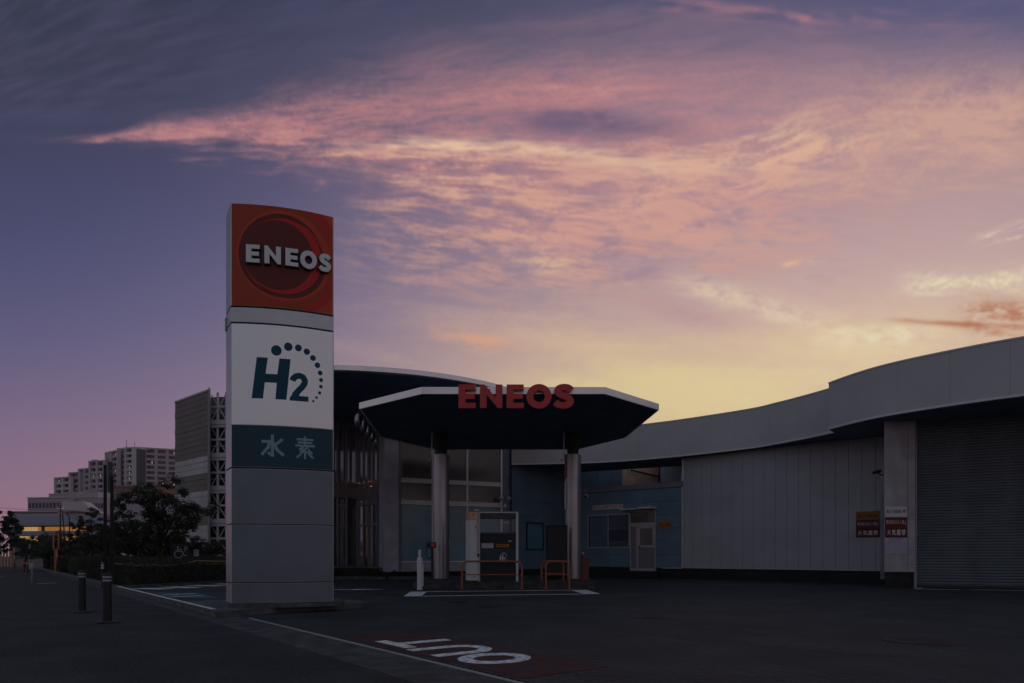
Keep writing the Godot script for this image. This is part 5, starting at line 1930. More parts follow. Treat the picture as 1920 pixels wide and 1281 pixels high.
	obj("case", st, M.box_red, eb)
	st = ms()
	box(st, Vector3(0, 0.40, 0.116), Vector3(0.17, 0.40, 0.008), Basis.IDENTITY, 0.003)
	obj("door", st, M.box_red, eb)
	st = ms()
	box(st, Vector3(0.06, 0.37, 0.126), Vector3(0.02, 0.06, 0.012))
	obj("handle", st, M.dark_metal, eb)
	# small beacon above it
	var bk := thing("beacon_lamp", "small pale round beacon on a stem above the red extinguisher box", "lamp", up(plan(1092.5, 22.3), 0.195))
	st = ms()
	tube(st, [Vector3(0, 0, 0), Vector3(0, 0.82, 0)], 0.02, 8)
	obj("stem", st, M.dark_metal, bk)
	st = ms()
	lathe(st, [Vector2(0, 0.80), Vector2(0.06, 0.81), Vector2(0.07, 0.86), Vector2(0.045, 0.91), Vector2(0, 0.92)], 14)
	obj("cap", st, M.silver, bk)
	# terminal on a post
	var tp := thing("terminal_post", "small dark terminal with red ring and cable on a post by the left column", "terminal", up(plan(810, 23.0), 0.195))
	st = ms()
	box(st, Vector3(0, 0.55, 0), Vector3(0.06, 1.10, 0.06), Basis.IDENTITY, 0.006)
	obj("post", st, M.dark_metal, tp)
	st = ms()
	box(st, Vector3(-0.03, 1.16, 0.03), Vector3(0.34, 0.20, 0.14), Basis.IDENTITY, 0.012)
	obj("case", st, M.teal_panel, tp)
	st = ms()
	box(st, Vector3(-0.11, 1.14, 0.104), Vector3(0.12, 0.12, 0.012))
	obj("screen", st, M.black_panel, tp)
	st = ms()
	box(st, Vector3(0.05, 1.16, 0.104), Vector3(0.13, 0.13, 0.012))
	obj("button_plate", st, M.black_panel, tp)
	st = ms()
	for i in 20:
		var a0 := TAU * i / 20.0
		var a1 := TAU * (i + 1) / 20.0
		quad(st, Vector3(0.05 + 0.05 * cos(a0), 1.16 + 0.05 * sin(a0), 0.113), Vector3(0.05 + 0.05 * cos(a1), 1.16 + 0.05 * sin(a1), 0.113), Vector3(0.05 + 0.034 * cos(a1), 1.16 + 0.034 * sin(a1), 0.113), Vector3(0.05 + 0.034 * cos(a0), 1.16 + 0.034 * sin(a0), 0.113))
	obj("ring_light", st, M.lit_red, tp)
	st = ms()
	tube(st, smooth3([Vector3(-0.18, 1.12, 0.05), Vector3(-0.19, 0.9, 0.08), Vector3(-0.12, 0.72, 0.08), Vector3(-0.02, 0.75, 0.06), Vector3(0.02, 0.9, 0.05)]), 0.014, 8)
	obj("cable", st, M.matt_black, tp)
	st = ms()
	box(st, Vector3(0, 0.01, 0), Vector3(0.20, 0.02, 0.20))
	obj("foot_plate", st, M.dark_metal, tp)
	# white bollard at the bay corner
	var wb := thing("white_bollard", "tall white two step bollard at the left end of the filling bay", "bollard", up(on_ground(787, 1106.5), 0))
	st = ms()
	lathe(st, [Vector2(0.078, 0.0), Vector2(0.078, 0.93), Vector2(0.070, 0.945), Vector2(0.040, 0.95), Vector2(0.040, 1.155), Vector2(0.034, 1.17), Vector2(0, 1.17)], 24)
	obj("post", st, M.post_white, wb)
	st = ms()
	box(st, Vector3(0.08, 0.44, -0.02), Vector3(0.05, 0.66, 0.03), Basis.IDENTITY, 0.006)
	obj("side_rail", st, M.frame_light, wb)
	st = ms()
	lathe(st, [Vector2(0.10, 0), Vector2(0.10, 0.014), Vector2(0.079, 0.018)], 24)
	obj("foot_plate", st, M.frame_grey, wb)
	# twin flood lights on the wall strip
	var tf := thing("twin_wall_lamp", "pair of small unlit domed lamps on the wall right of the showroom glazing", "lamp", up(plan(947, 31.0), 3.58))
	for s in [-1, 1]:
		st = ms()
		lathe(st, [Vector2(0.0, 0.09), Vector2(0.07, 0.075), Vector2(0.13, 0.0), Vector2(0.10, -0.03), Vector2(0.06, -0.09), Vector2(0, -0.10)], 16, Vector3(s * 0.165, 0, 0.16))
		obj("lamp_head", st, M.frame_light, tf)
	st = ms()
	tube(st, [Vector3(-0.165, 0, 0.16), Vector3(0, -0.02, 0.06), Vector3(0.165, 0, 0.16)], 0.018, 8)
	obj("bracket", st, M.frame_grey, tf)
	st = ms()
	box(st, Vector3(0, -0.32, 0.08), Vector3(0.10, 0.14, 0.06), Basis.IDENTITY, 0.01)
	obj("sensor_box", st, M.frame_light, tf)

func smooth3(pts: Array, per := 5) -> Array:
	var out := []
	for i in pts.size() - 1:
		var a: Vector3 = pts[maxi(i - 1, 0)]
		var b: Vector3 = pts[i]
		var c: Vector3 = pts[i + 1]
		var d: Vector3 = pts[mini(i + 2, pts.size() - 1)]
		for k in per:
			out.append(b.cubic_interpolate(c, a, d, float(k) / per))
	out.append(pts[pts.size() - 1])
	return out
# ---------------------------------------------------------------- far buildings
func wing(parent: Node3D, u0: float, u1: float, v_top: float, d0: float, d1: float, pitch: float, floors: int, bays: int, lit: float, sd: int, wall: Material) -> void:
	var rng := RandomNumberGenerator.new()
	rng.seed = sd
	var a := plan(u0, d0)
	var b := plan(u1, d1)
	var top := 1.0 + (1042.0 - v_top) / 1280.0 * d0
	var fh := pitch / 1280.0 * d0
	var st := ms()
	slab(st, a, b, 0.0, top, 14.0, -1.3)
	var body := obj("wing", st, M.far_dark, parent)
	st = ms()
	slab(st, a - Vector2(0.4, 0), b + Vector2(0.3, 0), top, top + 0.7, 16.0, 0.3)
	obj("roof_slab", st, wall, body)
	for i in bays + 1:
		st = ms()
		var m := a.lerp(b, float(i) / bays)
		var e := (b - a).normalized() * 0.75
		slab(st, m - e, m + e, 0.0, top, 1.7, 0.25)
		obj("pier", st, wall, body)
	for f in floors:
		var y := top - fh * (f + 1)
		for i in bays:
			st = ms()
			var p := a.lerp(b, (i + 0.02) / bays)
			var q := a.lerp(b, (i + 0.98) / bays)
			slab(st, p, q, y - 0.2, y + fh * 0.34, 0.3, 0.0)
			obj("balcony", st, wall, body)
			for w in 2:
				var r := p.lerp(q, 0.16 + 0.40 * w + rng.randf() * 0.05)
				var t := p.lerp(q, 0.42 + 0.40 * w)
				var on := rng.randf() < lit * 0.7
				st = ms()
				slab(st, r, t if not on else r.lerp(t, 0.4), y + fh * 0.30, y + fh * 0.86, 0.08, -1.22)
				obj("window", st, M.lit_window if on else M.dark_glass, body)

func build_far_buildings() -> void:
	# stepped apartment block
	var o := thing("stepped_apartment_building", "pale stepped apartment block with balcony rows, far left behind the trees", "building", up(plan(230, 370), 0))
	wing(o, 250, 334, 840.5, 370, 380, 10.15, 9, 4, 0.22, 3, M.far_wall)
	wing(o, 221, 249, 843.5, 372, 366, 10.15, 10, 2, 0.25, 7, M.far_light)
	wing(o, 198, 220, 851, 378, 368, 10.15, 12, 2, 0.45, 9, M.far_wall)
	wing(o, 168, 195, 867, 372, 368, 10.6, 8, 2, 0.15, 12, M.far_wall)
	wing(o, 148, 168, 881.5, 376, 372, 10.4, 6, 2, 0.06, 13, M.far_wall)
	wing(o, 130, 149, 888.5, 378, 374, 10.4, 5, 1, 0.06, 14, M.far_wall)
	wing(o, 103, 131, 898, 380, 374, 10.4, 4, 2, 0.12, 15, M.far_light)
	var st := ms()
	slab(st, plan(257, 376), plan(334, 384), 59.0, 60.6, 18.0, 2.0)
	obj("roof_canopy", st, M.far_roof, o)
	st = ms()
	for i in 26:
		var m := plan(258, 372.9).lerp(plan(333, 381.0), i / 26.0)
		box(st, up(m, 58.6), Vector3(0.35, 0.7, 0.4))
	obj("roof_bracket", st, M.far_light, o)
	for q in [[208.0, 372.0, 55.4, 3.0, 1.6], [226.0, 372.0, 58.3, 2.4, 1.3], [243.0, 370.0, 58.3, 3.4, 1.5], [180.0, 374.0, 51.8, 3.0, 1.6], [158.0, 378.0, 47.9, 2.6, 1.2]]:
		st = ms()
		box(st, up(plan(q[0], q[1] + 4.0), q[2] + q[4] * 0.5), Vector3(q[3], q[4] + 1.0, 3.0))
		obj("roof_plant", st, M.far_wall, o)
	for u in [237.0, 252.5]:
		st = ms()
		tube(st, [up(plan(u, 374), 59), up(plan(u, 374), 64.5 if u < 240 else 63.0)], 0.14, 5)
		obj("antenna", st, M.dark_metal, o)
	settle(o)
	# terraces below it
	o = thing("terraced_podium", "long grey terraced podium with dark window rows below the apartment block", "building", up(plan(140, 330), 0))
	for q in [[92, 128, 928, 335, 6.0, "far_wall"], [126, 184, 924.5, 332, 8.0, "far_light"], [52, 132, 935, 325, 9.0, "far_wall"], [132, 200, 936, 326, 10.0, "far_wall"], [26, 165, 961, 300, 8.0, "far_brown"]]:
		st = ms()
		var a := plan(q[0], q[3])
		var b := plan(q[1], q[3] - 3)
		var y: float = 1.0 + (1042.0 - q[2]) / 1280.0 * q[3]
		slab(st, a, b, 0.0, y, 10.0)
		var body := obj("terrace", st, M[q[5]], o)
		st = ms()
		slab(st, a, b, y - 1.6, y - 0.7, 0.3, 0.3)
		slab(st, a, b, y, y + 0.5, 10.6, 0.5)
		obj("parapet", st, M.far_wall, body)
		for i in 12:
			st = ms()
			slab(st, a.lerp(b, (i + 0.15) / 12.0), a.lerp(b, (i + 0.85) / 12.0), y - 4.6, y - 2.2, 0.2, 0.12)
			obj("window", st, M.far_dark, body)
	st = ms()
	prism(st, PackedVector2Array([Vector2(0, 0), Vector2(15, -1.6), Vector2(9, 3.3), Vector2(0, 3.3)]), 0, 6, Transform3D(Basis.IDENTITY, up(plan(132, 300), 21.0)))
	obj("white_wall", st, M.far_light, o)
	settle(o)
	# low hall with lit bands
	o = thing("lit_hall", "low wide hall with curved grey roof and amber lit window bands, far left", "building", up(plan(100, 210), 0))
	var a := plan(14, 212)
	var b := plan(206, 206)
	st = ms()
	slab(st, a, b, 0.0, 10.0, 20.0, -0.6)
	obj("wall", st, M.far_dark, o)
	for i in 8:
		st = ms()
		var y0 := 10.2 + 3.3 * sin(PI / 2 * i / 8.0)
		var y1 := 10.2 + 3.3 * sin(PI / 2 * (i + 1) / 8.0)
		slab(st, a.lerp(b, 0.01 * i), b.lerp(a, 0.008 * i), y0, y1 - 0.03, 22.0, 1.6 - 0.55 * i)
		obj("roof_strip", st, M.far_roof, o)
	st = ms()
	slab(st, a, b, 7.2, 8.35, 0.8, 0.6)
	obj("middle_band", st, M.far_roof, o)
	for i in 22:
		var p := a.lerp(b, 0.085 + i * 0.034)
		var q := a.lerp(b, 0.085 + i * 0.034 + 0.030)
		var m: Material = M.lit_yellow if i < 6 else M.lit_amber
		st = ms()
		slab(st, p, q, 8.55, 9.85, 0.2, -0.5)
		obj("lit_window", st, m if i != 7 and i < 20 else M.far_dark, o)
		st = ms()
		slab(st, p, q, 5.4, 7.0, 0.2, -0.5)
		obj("lit_window", st, m if i < 6 or (i > 12 and i < 20) else M.far_dark, o)
	settle(o)
	# brown block behind the tall posts
	o = thing("brown_building", "plain dull brown building block between the apartment block and the tree", "building", up(plan(235, 150), 0))
	st = ms()
	slab(st, plan(211, 152), plan(300, 148), 0.0, 1.0 + 129.0 / 1280.0 * 150, 20.0)
	obj("wall", st, M.far_brown, o)
	st = ms()
	slab(st, plan(205, 145), plan(302, 141), 0.0, 1.0 + 104.0 / 1280.0 * 145, 8.0)
	obj("lower_wall", st, M.far_wall, o)
	st = ms()
	slab(st, plan(210, 151.9), plan(301, 147.9), 16.1, 16.5, 20.4, 0.2)
	obj("roof_edge", st, M.far_brown, o)
	settle(o)
	st = ms()
	lathe(st, [Vector2(0.42, 0), Vector2(0.40, 0.1), Vector2(0.36, 2.2), Vector2(0.40, 2.3), Vector2(0, 2.3)], 20)
	var wc := obj("white_column", st, M.post_white)
	wc.position = up(plan(235.5, 47), 0)
	tag(wc, "short thick white round column behind the hedge under the tree", "column")
	# tall panel building with open steel stair
	o = thing("panel_building", "tall windowless building clad in brown and pale horizontal boards", "building", up(plan(360, 57), 0))
	var p0 := plan(328, 59.3)
	var p1 := plan(390, 55.0)
	st = ms()
	slab(st, p0, p1, 0.0, 14.25, 0.10, -0.075)
	obj("wall", st, M.siding_brown, o)
	for i in 30:
		var y := 0.20 + i * 0.4685
		var light := (y > 7.5 and y < 8.9) or (y > 4.7 and y < 6.1) or (y > 1.9 and y < 3.3)
		st = ms()
		slab(st, p0, p1, y, y + (0.452 if i % 3 else 0.440), 0.07, 0.0 if i % 3 else 0.025, 0.008)
		obj("siding_board", st, M.siding_light if light else M.siding_brown, o)
	st = ms()
	block(st, PackedVector2Array([p0 + Vector2(0.2, 0.6), p1 + Vector2(-0.1, 0.6), plan(388, 70), plan(331, 72)]), 0.0, 14.2)
	obj("rear_body", st, M.siding_brown, o)
	st = ms()
	slab(st, p1 - Vector2(0.02, 0), p1 + Vector2(0.14, 0.02), 0.0, 14.35, 0.15, 0.06)
	obj("corner_post", st, M.frame_dark, o)
	st = ms()
	slab(st, p0, p1, 14.255, 14.40, 0.25, 0.06)
	obj("roof_edge", st, M.steel_grey, o)
	settle(o)
	o = thing("steel_frame_tower", "open grey steel frame with cross braces and railings beside the panel building", "building", up(plan(430, 56), 0))
	var q0 := plan(391, 55.6)
	var q1 := plan(520, 55.0)
	for k in 5:
		var y := 2.05 + 2.68 * k - 1.35
		st = ms()
		slab(st, q0, q1, y, y + 0.24, 0.35)
		slab(st, q0, q1, y + 0.26, y + 0.62, 0.22, 0.06)
		obj("floor_beam", st, M.steel_grey, o)
		st = ms()
		slab(st, q0, q1, y + 1.62, y + 1.78, 0.14)
		slab(st, q0, q1, y + 1.15, y + 1.19, 0.05)
		obj("railing", st, M.steel_grey, o)
		st = ms()
		slab(st, q0, q1, y + 0.10, y + 0.25, 7.0, -0.4)
		obj("floor_slab", st, M.dark_concrete, o)
		for i in 4:
			var m0 := q0.lerp(q1, i / 4.0 + 0.02)
			var m1 := q0.lerp(q1, i / 4.0 + 0.235)
			st = ms()
			tube(st, [up(m0, y + 0.62) + Vector3(0, 0, -0.25), up(m1, y + 2.72) + Vector3(0, 0, -0.25)], 0.05, 6)
			tube(st, [up(m1, y + 0.62) + Vector3(0, 0, -0.32), up(m0, y + 2.72) + Vector3(0, 0, -0.32)], 0.05, 6)
			obj("cross_brace", st, M.steel_grey, o)
	for i in 9:
		st = ms()
		var m := q0.lerp(q1, i / 8.0)
		slab(st, m - Vector2(0.07, 0), m + Vector2(0.07, 0), 0.0, 14.3 if i != 0 else 14.7, 0.16, -0.05)
		obj("post", st, M.steel_grey, o)
	st = ms()
	slab(st, plan(389, 63), plan(520, 62), 0.0, 15.6, 0.3)
	obj("rear_wall", st, M.far_dark, o)
	settle(o)

# ---------------------------------------------------------------- street things
func build_street_things() -> void:
	var st: SurfaceTool
	var spots := [[153.5, 1148.0, 0.745, "dark road bollard with white top bands, farther of the two at left"], [200.8, 1167.5, 0.722, "dark road bollard with white top bands, nearer of the two at left"]]
	var first: Node3D = null
	for q in spots:
		var o: Node3D
		if first == null:
			o = thing("road_bollard", q[3], "bollard", Vector3.ZERO, 0.0, "dark bollards on the road edge")
			st = ms()
			lathe(st, [Vector2(0.062, 0), Vector2(0.058, 0.60), Vector2(0.058, 0.715), Vector2(0.050, 0.735), Vector2(0, 0.74)], 24)
			obj("post", st, M.bollard_dark, o)
			for y in [0.615, 0.665]:
				st = ms()
				lathe(st, [Vector2(0.058, y), Vector2(0.0605, y + 0.002), Vector2(0.0605, y + 0.026), Vector2(0.058, y + 0.028)], 24)
				obj("reflective_band", st, M.frame_grey, o)
			st = ms()
			box(st, Vector3(0, 0.012, 0), Vector3(0.30, 0.024, 0.30), Basis(Vector3.UP, 0.7), 0.006)
			obj("base_plate", st, M.concrete, o)
			first = o
		else:
			o = first.duplicate()
			o.name = numbered("road_bollard")
			add_child(o)
			tag(o, q[3], "bollard", "dark bollards on the road edge")
		o.position = up(on_ground(q[0], q[1]), 0)
	# pale bollard farther off
	var lb := thing("pale_bollard", "pale thin bollard with faint bands on the dark road at far left", "bollard", up(on_ground(60.5, 1093), 0))
	st = ms()
	lathe(st, [Vector2(0.05, 0), Vector2(0.045, 0.72), Vector2(0.03, 0.75), Vector2(0, 0.755)], 16)
	obj("post", st, M.coping_grey, lb)
	for y in [0.58, 0.66]:
		st = ms()
		lathe(st, [Vector2(0.046, y), Vector2(0.05, y + 0.002), Vector2(0.05, y + 0.035), Vector2(0.046, y + 0.037)], 16)
		obj("reflective_band", st, M.white_line, lb)
	var k := 0
	for q in [[27.0, 1067.0], [44.5, 1073.0], [50.5, 1076.0]]:
		var rp := thing("red_post", "thin dull red post beside the far left road, " + ["leftmost of three", "middle of three", "rightmost of three"][k], "post", up(on_ground(q[0], q[1]), 0), 0.0, "red posts along the far road")
		k += 1
		st = ms()
		lathe(st, [Vector2(0.06, 0), Vector2(0.05, 0.70), Vector2(0.0, 0.76)], 12)
		obj("post", st, M.box_red, rp)
		st = ms()
		lathe(st, [Vector2(0.051, 0.52), Vector2(0.055, 0.525), Vector2(0.055, 0.60), Vector2(0.05, 0.605)], 12)
		obj("reflective_band", st, M.frame_grey, rp)
	# two tall square posts
	k = 0
	for q in [[197.0, 873.0, 22.4], [209.6, 895.0, 22.1]]:
		var h: float = 1.0 + (1042.0 - q[1]) / 1280.0 * q[2]
		var tp := thing("tall_post", ["taller of two slim dark square posts left of the tree", "shorter of two slim dark square posts left of the tree"][k], "post", up(plan(q[0], q[2]), 0), 0.3, "two dark square posts by the hedge")
		k += 1
		st = ms()
		box(st, Vector3(0, h * 0.5, 0), Vector3(0.085, h, 0.085), Basis.IDENTITY, 0.006)
		obj("post", st, M.matt_black, tp)
		st = ms()
		box(st, Vector3(0, h + 0.008, 0), Vector3(0.10, 0.018, 0.10), Basis.IDENTITY, 0.004)
		obj("cap", st, M.sign_dark, tp)
	# orange framed sign post
	var od := 40.0
	var op := thing("orange_sign_post", "rusty orange post with an open rectangular frame on top beside the far hedge", "sign post", up(plan(104.5, od), 0))
	st = ms()
	box(st, Vector3(0, 0.68, 0), Vector3(0.13, 1.36, 0.13), Basis.IDENTITY, 0.01)
	obj("post", st, M.rail_orange, op)
	st = ms()
	for x in [-0.15, 0.15]:
		box(st, Vector3(x, 1.83, 0), Vector3(0.05, 0.92, 0.05))
	for y in [1.37, 1.97, 2.29]:
		box(st, Vector3(0, y, 0), Vector3(0.25, 0.04, 0.045))
	obj("frame", st, M.rail_orange, op)
	st = ms()
	box(st, Vector3(0, 0.04, 0), Vector3(0.3, 0.08, 0.3), Basis.IDENTITY, 0.01)
	obj("foot", st, M.rail_orange, op)
	# utility poles
	var ud := 95.0
	var H := func(v: float, d: float) -> float: return 1.0 + (1042.0 - v) / 1280.0 * d
	var up1 := thing("utility_pole", "thin utility pole with cross arm before the lit hall", "utility pole", up(plan(113, ud), 0))
	var y: float = H.call(950.0, ud)
	st = ms()
	tube(st, [Vector3.ZERO, Vector3(0, y, 0)], 0.13, 8, 0.09)
	obj("pole", st, M.dark_metal, up1)
	st = ms()
	box(st, Vector3(0, y - 0.3, 0), Vector3(0.9, 0.12, 0.12))
	box(st, Vector3(0, y - 0.9, 0), Vector3(0.7, 0.10, 0.10))
	obj("cross_arm", st, M.frame_light, up1)
	st = ms()
	for x in [-0.38, 0.0, 0.38]:
		box(st, Vector3(x, y - 0.12, 0), Vector3(0.09, 0.24, 0.09))
	obj("insulator", st, M.post_white, up1)
	var up2 := thing("stay_pole", "slanting stay pole leaning on the thin utility pole", "utility pole", up(plan(126, ud), 0))
	st = ms()
	tube(st, [Vector3.ZERO, up(plan(116.5, ud), H.call(958.0, ud)) - up2.position], 0.12, 8, 0.08)
	obj("pole", st, M.dark_metal, up2)
	var sl := thing("street_lamp", "unlit street lamp with curved arm right of the utility pole", "street lamp", up(plan(130, 80), 0))
	var ly: float = H.call(974.0, 80.0)
	st = ms()
	tube(st, smooth3([Vector3.ZERO, Vector3(0, ly * 0.6, 0), Vector3(0, ly, 0), Vector3(-0.12, ly + 0.5, 0), Vector3(-0.40, ly + 0.72, 0)]), 0.07, 8)
	obj("pole", st, M.dark_metal, sl)
	st = ms()
	box(st, Vector3(-0.52, ly + 0.70, 0), Vector3(0.40, 0.10, 0.18), Basis.IDENTITY, 0.03)
	obj("lamp_head", st, M.frame_grey, sl)
	k = 0
	for q in [[-40.0, 948.0, 955.0, 200.0, 986.0], [-40.0, 956.0, 960.0, 200.0, 992.0]]:
		var pts := []
		for i in 9:
			var t := i / 8.0
			var u: float = lerpf(q[0], 113.0, t)
			pts.append(up(plan(u, ud), H.call(lerpf(q[1], q[2], t) + 14.0 * t * (1 - t), ud)))
		for i in range(1, 9):
			var t := i / 8.0
			pts.append(up(plan(lerpf(113.0, q[3], t), lerpf(ud, 70.0, t)), H.call(lerpf(q[2], q[4], t) + 14.0 * t * (1 - t), lerpf(ud, 70.0, t))))
		st = ms()
		tube(st, pts, 0.02, 4)
		var wi := obj("overhead_wire", st, M.dark_metal)
		tag(wi, ["upper thin dark overhead wire hung from the utility pole", "lower thin dark overhead wire hung from the utility pole"][k], "wire", "wires on the utility pole")
		k += 1
	# slim white mast in the greenery
	var wm := thing("white_mast", "slim white mast standing in the greenery before the lit hall", "mast", up(plan(55.5, 46), 0))
	st = ms()
	tube(st, [Vector3.ZERO, Vector3(0, 2.35, 0)], 0.045, 8, 0.03)
	obj("mast", st, M.post_white, wm)
	st = ms()
	lathe(st, [Vector2(0.12, 0), Vector2(0.12, 0.05), Vector2(0.05, 0.08)], 12)
	obj("foot", st, M.concrete, wm)
	# fence with pale columns at the left edge
	var fe := thing("column_fence", "row of pale square columns with dark rails at the far left edge", "fence", up(plan(12, 62), 0))
	for i in 5:
		st = ms()
		box(st, up(plan(1 + i * 6.0, 60 + i), 0.85) - fe.position, Vector3(0.13, 1.7, 0.13), Basis.IDENTITY, 0.01)
		obj("column", st, M.coping_grey, fe)
	for yy in [0.5, 1.4]:
		st = ms()
		tube(st, [up(plan(-10, 59), yy) - fe.position, up(plan(26, 64.3), yy) - fe.position], 0.03, 6)
		obj("rail", st, M.dark_metal, fe)
	# rope fence before the hedge
	var rf := thing("rope_fence", "sagging brown rope between thin posts along the front of the hedge", "fence", up(plan(369, 23.4), 0))
	for q in [[213.0, 21.0, 0.78], [369.0, 23.4, 0.85], [470.0, 25.6, 0.85]]:
		st = ms()
		tube(st, [up(plan(q[0], q[1]), 0) - rf.position, up(plan(q[0], q[1]), q[2]) - rf.position], 0.022, 8)
		obj("post", st, M.dark_metal, rf)
	for q in [[213.0, 21.0, 0.765, 369.0, 23.4, 0.83, 0.14], [369.0, 23.4, 0.83, 470.0, 25.6, 0.83, 0.03]]:
		var pts := []
		for i in 17:
			var t := i / 16.0
			var pl := plan(q[0], q[1]).lerp(plan(q[3], q[4]), t)
			pts.append(up(pl, lerpf(q[2], q[5], t) - q[6] * 4 * t * (1 - t)) - rf.position)
		st = ms()
		tube(st, pts, 0.017, 6)
		obj("rope", st, M.rope, rf)
	# parking sign
	var pd := 24.6
	var sg := Sheet2D.new(120, 150, Color(0.045, 0.05, 0.06))
	var wt := Color(0.50, 0.49, 0.54)
	sg.oval(0.36, 0.14, 0.055, 0.045, wt)
	sg.strokes("36,22 36,44 60,44 72,68 82,68|36,32 54,32", 0.0, 0.0, 1.0, 0.75, 6, wt)
	var wheel := ""
	for i in 12:
		var a := 0.2 + 4.2 * i / 11.0
		wheel += "%d,%d " % [int(40 + 22 * cos(a)), int(60 + 22 * sin(a))]
	sg.strokes(wheel.strip_edges(), 0.0, 0.0, 1.0, 0.75, 6, wt)
	sg.strokes(glyph["P"], 0.70, 0.12, 0.20, 0.22, 20, wt)
	sg.strokes("12,50 88,50|60,24 88,50 60,76", 0.36, 0.70, 0.42, 0.24, 11, wt)
	var ps := thing("parking_sign", "dark board with white wheelchair, letter P and arrow behind the rope", "sign", up(plan(338, pd), 0))
	var pl0 := plate("board", plan(321, pd), plan(355, pd), 0.60, 1.42, 0.0, print_mat(sg.done()), ps)
	pl0.position = -ps.position
	for u in [325.0, 351.0]:
		st = ms()
		box(st, up(plan(u, pd + 0.04), 0.68) - ps.position, Vector3(0.04, 1.36, 0.04))
		obj("post", st, M.dark_metal, ps)
	sg = Sheet2D.new(60, 84, Color(0.55, 0.54, 0.58))
	sg.rect(0.15, 0.12, 0.30, 0.22, Color(0.2, 0.2, 0.24))
	sg.rect(0.52, 0.12, 0.30, 0.22, Color(0.3, 0.3, 0.34))
	sg.rect(0.15, 0.48, 0.28, 0.30, Color(0.24, 0.24, 0.28))
	sg.rect(0.50, 0.55, 0.33, 0.10, Color(0.3, 0.3, 0.34))
	var ns := thing("notice_sign", "small pale notice plate on a thin post right of the parking sign", "sign", up(plan(367.5, 24.2), 0))
	pl0 = plate("board", plan(363, 24.15), plan(372.2, 24.15), 0.98, 1.21, 0.0, print_mat(sg.done()), ns)
	pl0.position = -ns.position
	st = ms()
	tube(st, [Vector3(0, 0, 0), Vector3(0, 1.2, 0)], 0.018, 8)
	obj("post", st, M.dark_metal, ns)
	var dp := thing("marker_post", "small marker post with blue and white bands before the hedge left of the rope", "post", up(on_ground(192.0, 1104), 0))
	st = ms()
	lathe(st, [Vector2(0.035, 0), Vector2(0.035, 0.78), Vector2(0, 0.80)], 12)
	obj("post", st, M.dark_metal, dp)
	for q in [[0.60, 0.66, "post_white"], [0.68, 0.73, "post_white"], [0.75, 0.79, "wall_teal"]]:
		st = ms()
		lathe(st, [Vector2(0.036, q[0]), Vector2(0.039, q[0] + 0.003), Vector2(0.039, q[1] - 0.003), Vector2(0.036, q[1])], 12)
		obj("band", st, M[q[2]], dp)

# ---------------------------------------------------------------- greenery
func leaf(st: SurfaceTool, c: Vector3, s: float, n: Vector3, rng: RandomNumberGenerator, col: Color) -> void:
	var t := n.cross(Vector3(rng.randf() - 0.5, rng.randf() - 0.5, rng.randf() - 0.5)).normalized()
	var b := n.cross(t)
	var k := col * rng.randf_range(0.65, 1.4)
	k.a = 1.0
	st.set_color(k)
	var tip := c + t * s - n * s * 0.25
	var m0 := c + b * s * 0.36 + n * s * 0.05
	var m1 := c - b * s * 0.36 + n * s * 0.05
	var root := c - t * s * 0.8 - n * s * 0.12
	for v in [root, m0, tip, root, tip, m1]:
		st.add_vertex(v)

func rand_dir(rng: RandomNumberGenerator) -> Vector3:
	var z := rng.randf_range(-1, 1)
	var a := rng.randf() * TAU
	var r := sqrt(1 - z * z)
	return Vector3(r * cos(a), z, r * sin(a))

func tree(label: String, u: float, v: float, d: float, rx: float, ry: float, clumps: int, per: int, size: float, sd: int, col: Color, m: Material, lobes: Array) -> void:
	var rng := RandomNumberGenerator.new()
	rng.seed = sd
	var o := thing("leafy_tree", label, "tree", up(plan(u, d), 0), 0.0, "trees behind the hedge")
	var cy := 1.0 + (1042.0 - v) / 1280.0 * d
	var st := ms()
	var fork := Vector3(0.05 * rx, maxf(cy - ry * 0.75, 0.5), 0)
	tube(st, smooth3([Vector3(0, 0, 0), Vector3(0.04, fork.y * 0.5, 0.03), fork]), 0.045 * rx + 0.05, 8, 0.035 * rx + 0.03)
	var trunk := obj("trunk", st, M.bark, o)
	var tips := []
	for i in 9:
		var dir := rand_dir(rng)
		dir.y = absf(dir.y) * 0.9 + 0.1
		var tip := Vector3(dir.x * rx * 0.85, cy + (dir.y * 1.5 - 0.55) * ry * 0.9, dir.z * rx * 0.8)
		tips.append(tip)
		st = ms()
		var mid := fork.lerp(tip, 0.5) + rand_dir(rng) * 0.12 * rx
		tube(st, smooth3([fork, mid, tip]), 0.022 * rx + 0.012, 6, 0.006)
		for j in 3:
			var e := tip + rand_dir(rng) * 0.4 * rx
			tube(st, [mid.lerp(tip, rng.randf_range(0.2, 0.9)), e], 0.010, 4, 0.004)
		obj("limb", st, M.bark, trunk)
	st = ms()
	for i in clumps:
		var c: Vector3
		if i < lobes.size() * 3 and lobes.size() > 0:
			var q: Array = lobes[i % lobes.size()]
			c = Vector3(q[0] * rx, cy + q[1] * ry, q[2] * rx) + rand_dir(rng) * 0.12 * rx
		else:
			var dir := rand_dir(rng)
			var r := pow(rng.randf(), 0.45)
			c = Vector3(dir.x * rx * r, cy + dir.y * ry * r, dir.z * rx * r)
		var cr := rng.randf_range(0.08, 0.21) * rx
		var tone := col * rng.randf_range(0.7, 1.3)
		for j in per:
			var dd := rand_dir(rng)
			var p := c + Vector3(dd.x, dd.y * 0.7, dd.z) * cr * pow(rng.randf(), 0.4)
			leaf(st, p, size * rng.randf_range(0.6, 1.2), (dd + Vector3(0, 0.9, 0)).normalized(), rng, tone)
	obj("crown", st, m, o)

func in_poly(p: Vector2, poly: PackedVector2Array) -> bool:
	return Geometry2D.is_point_in_polygon(p, poly)

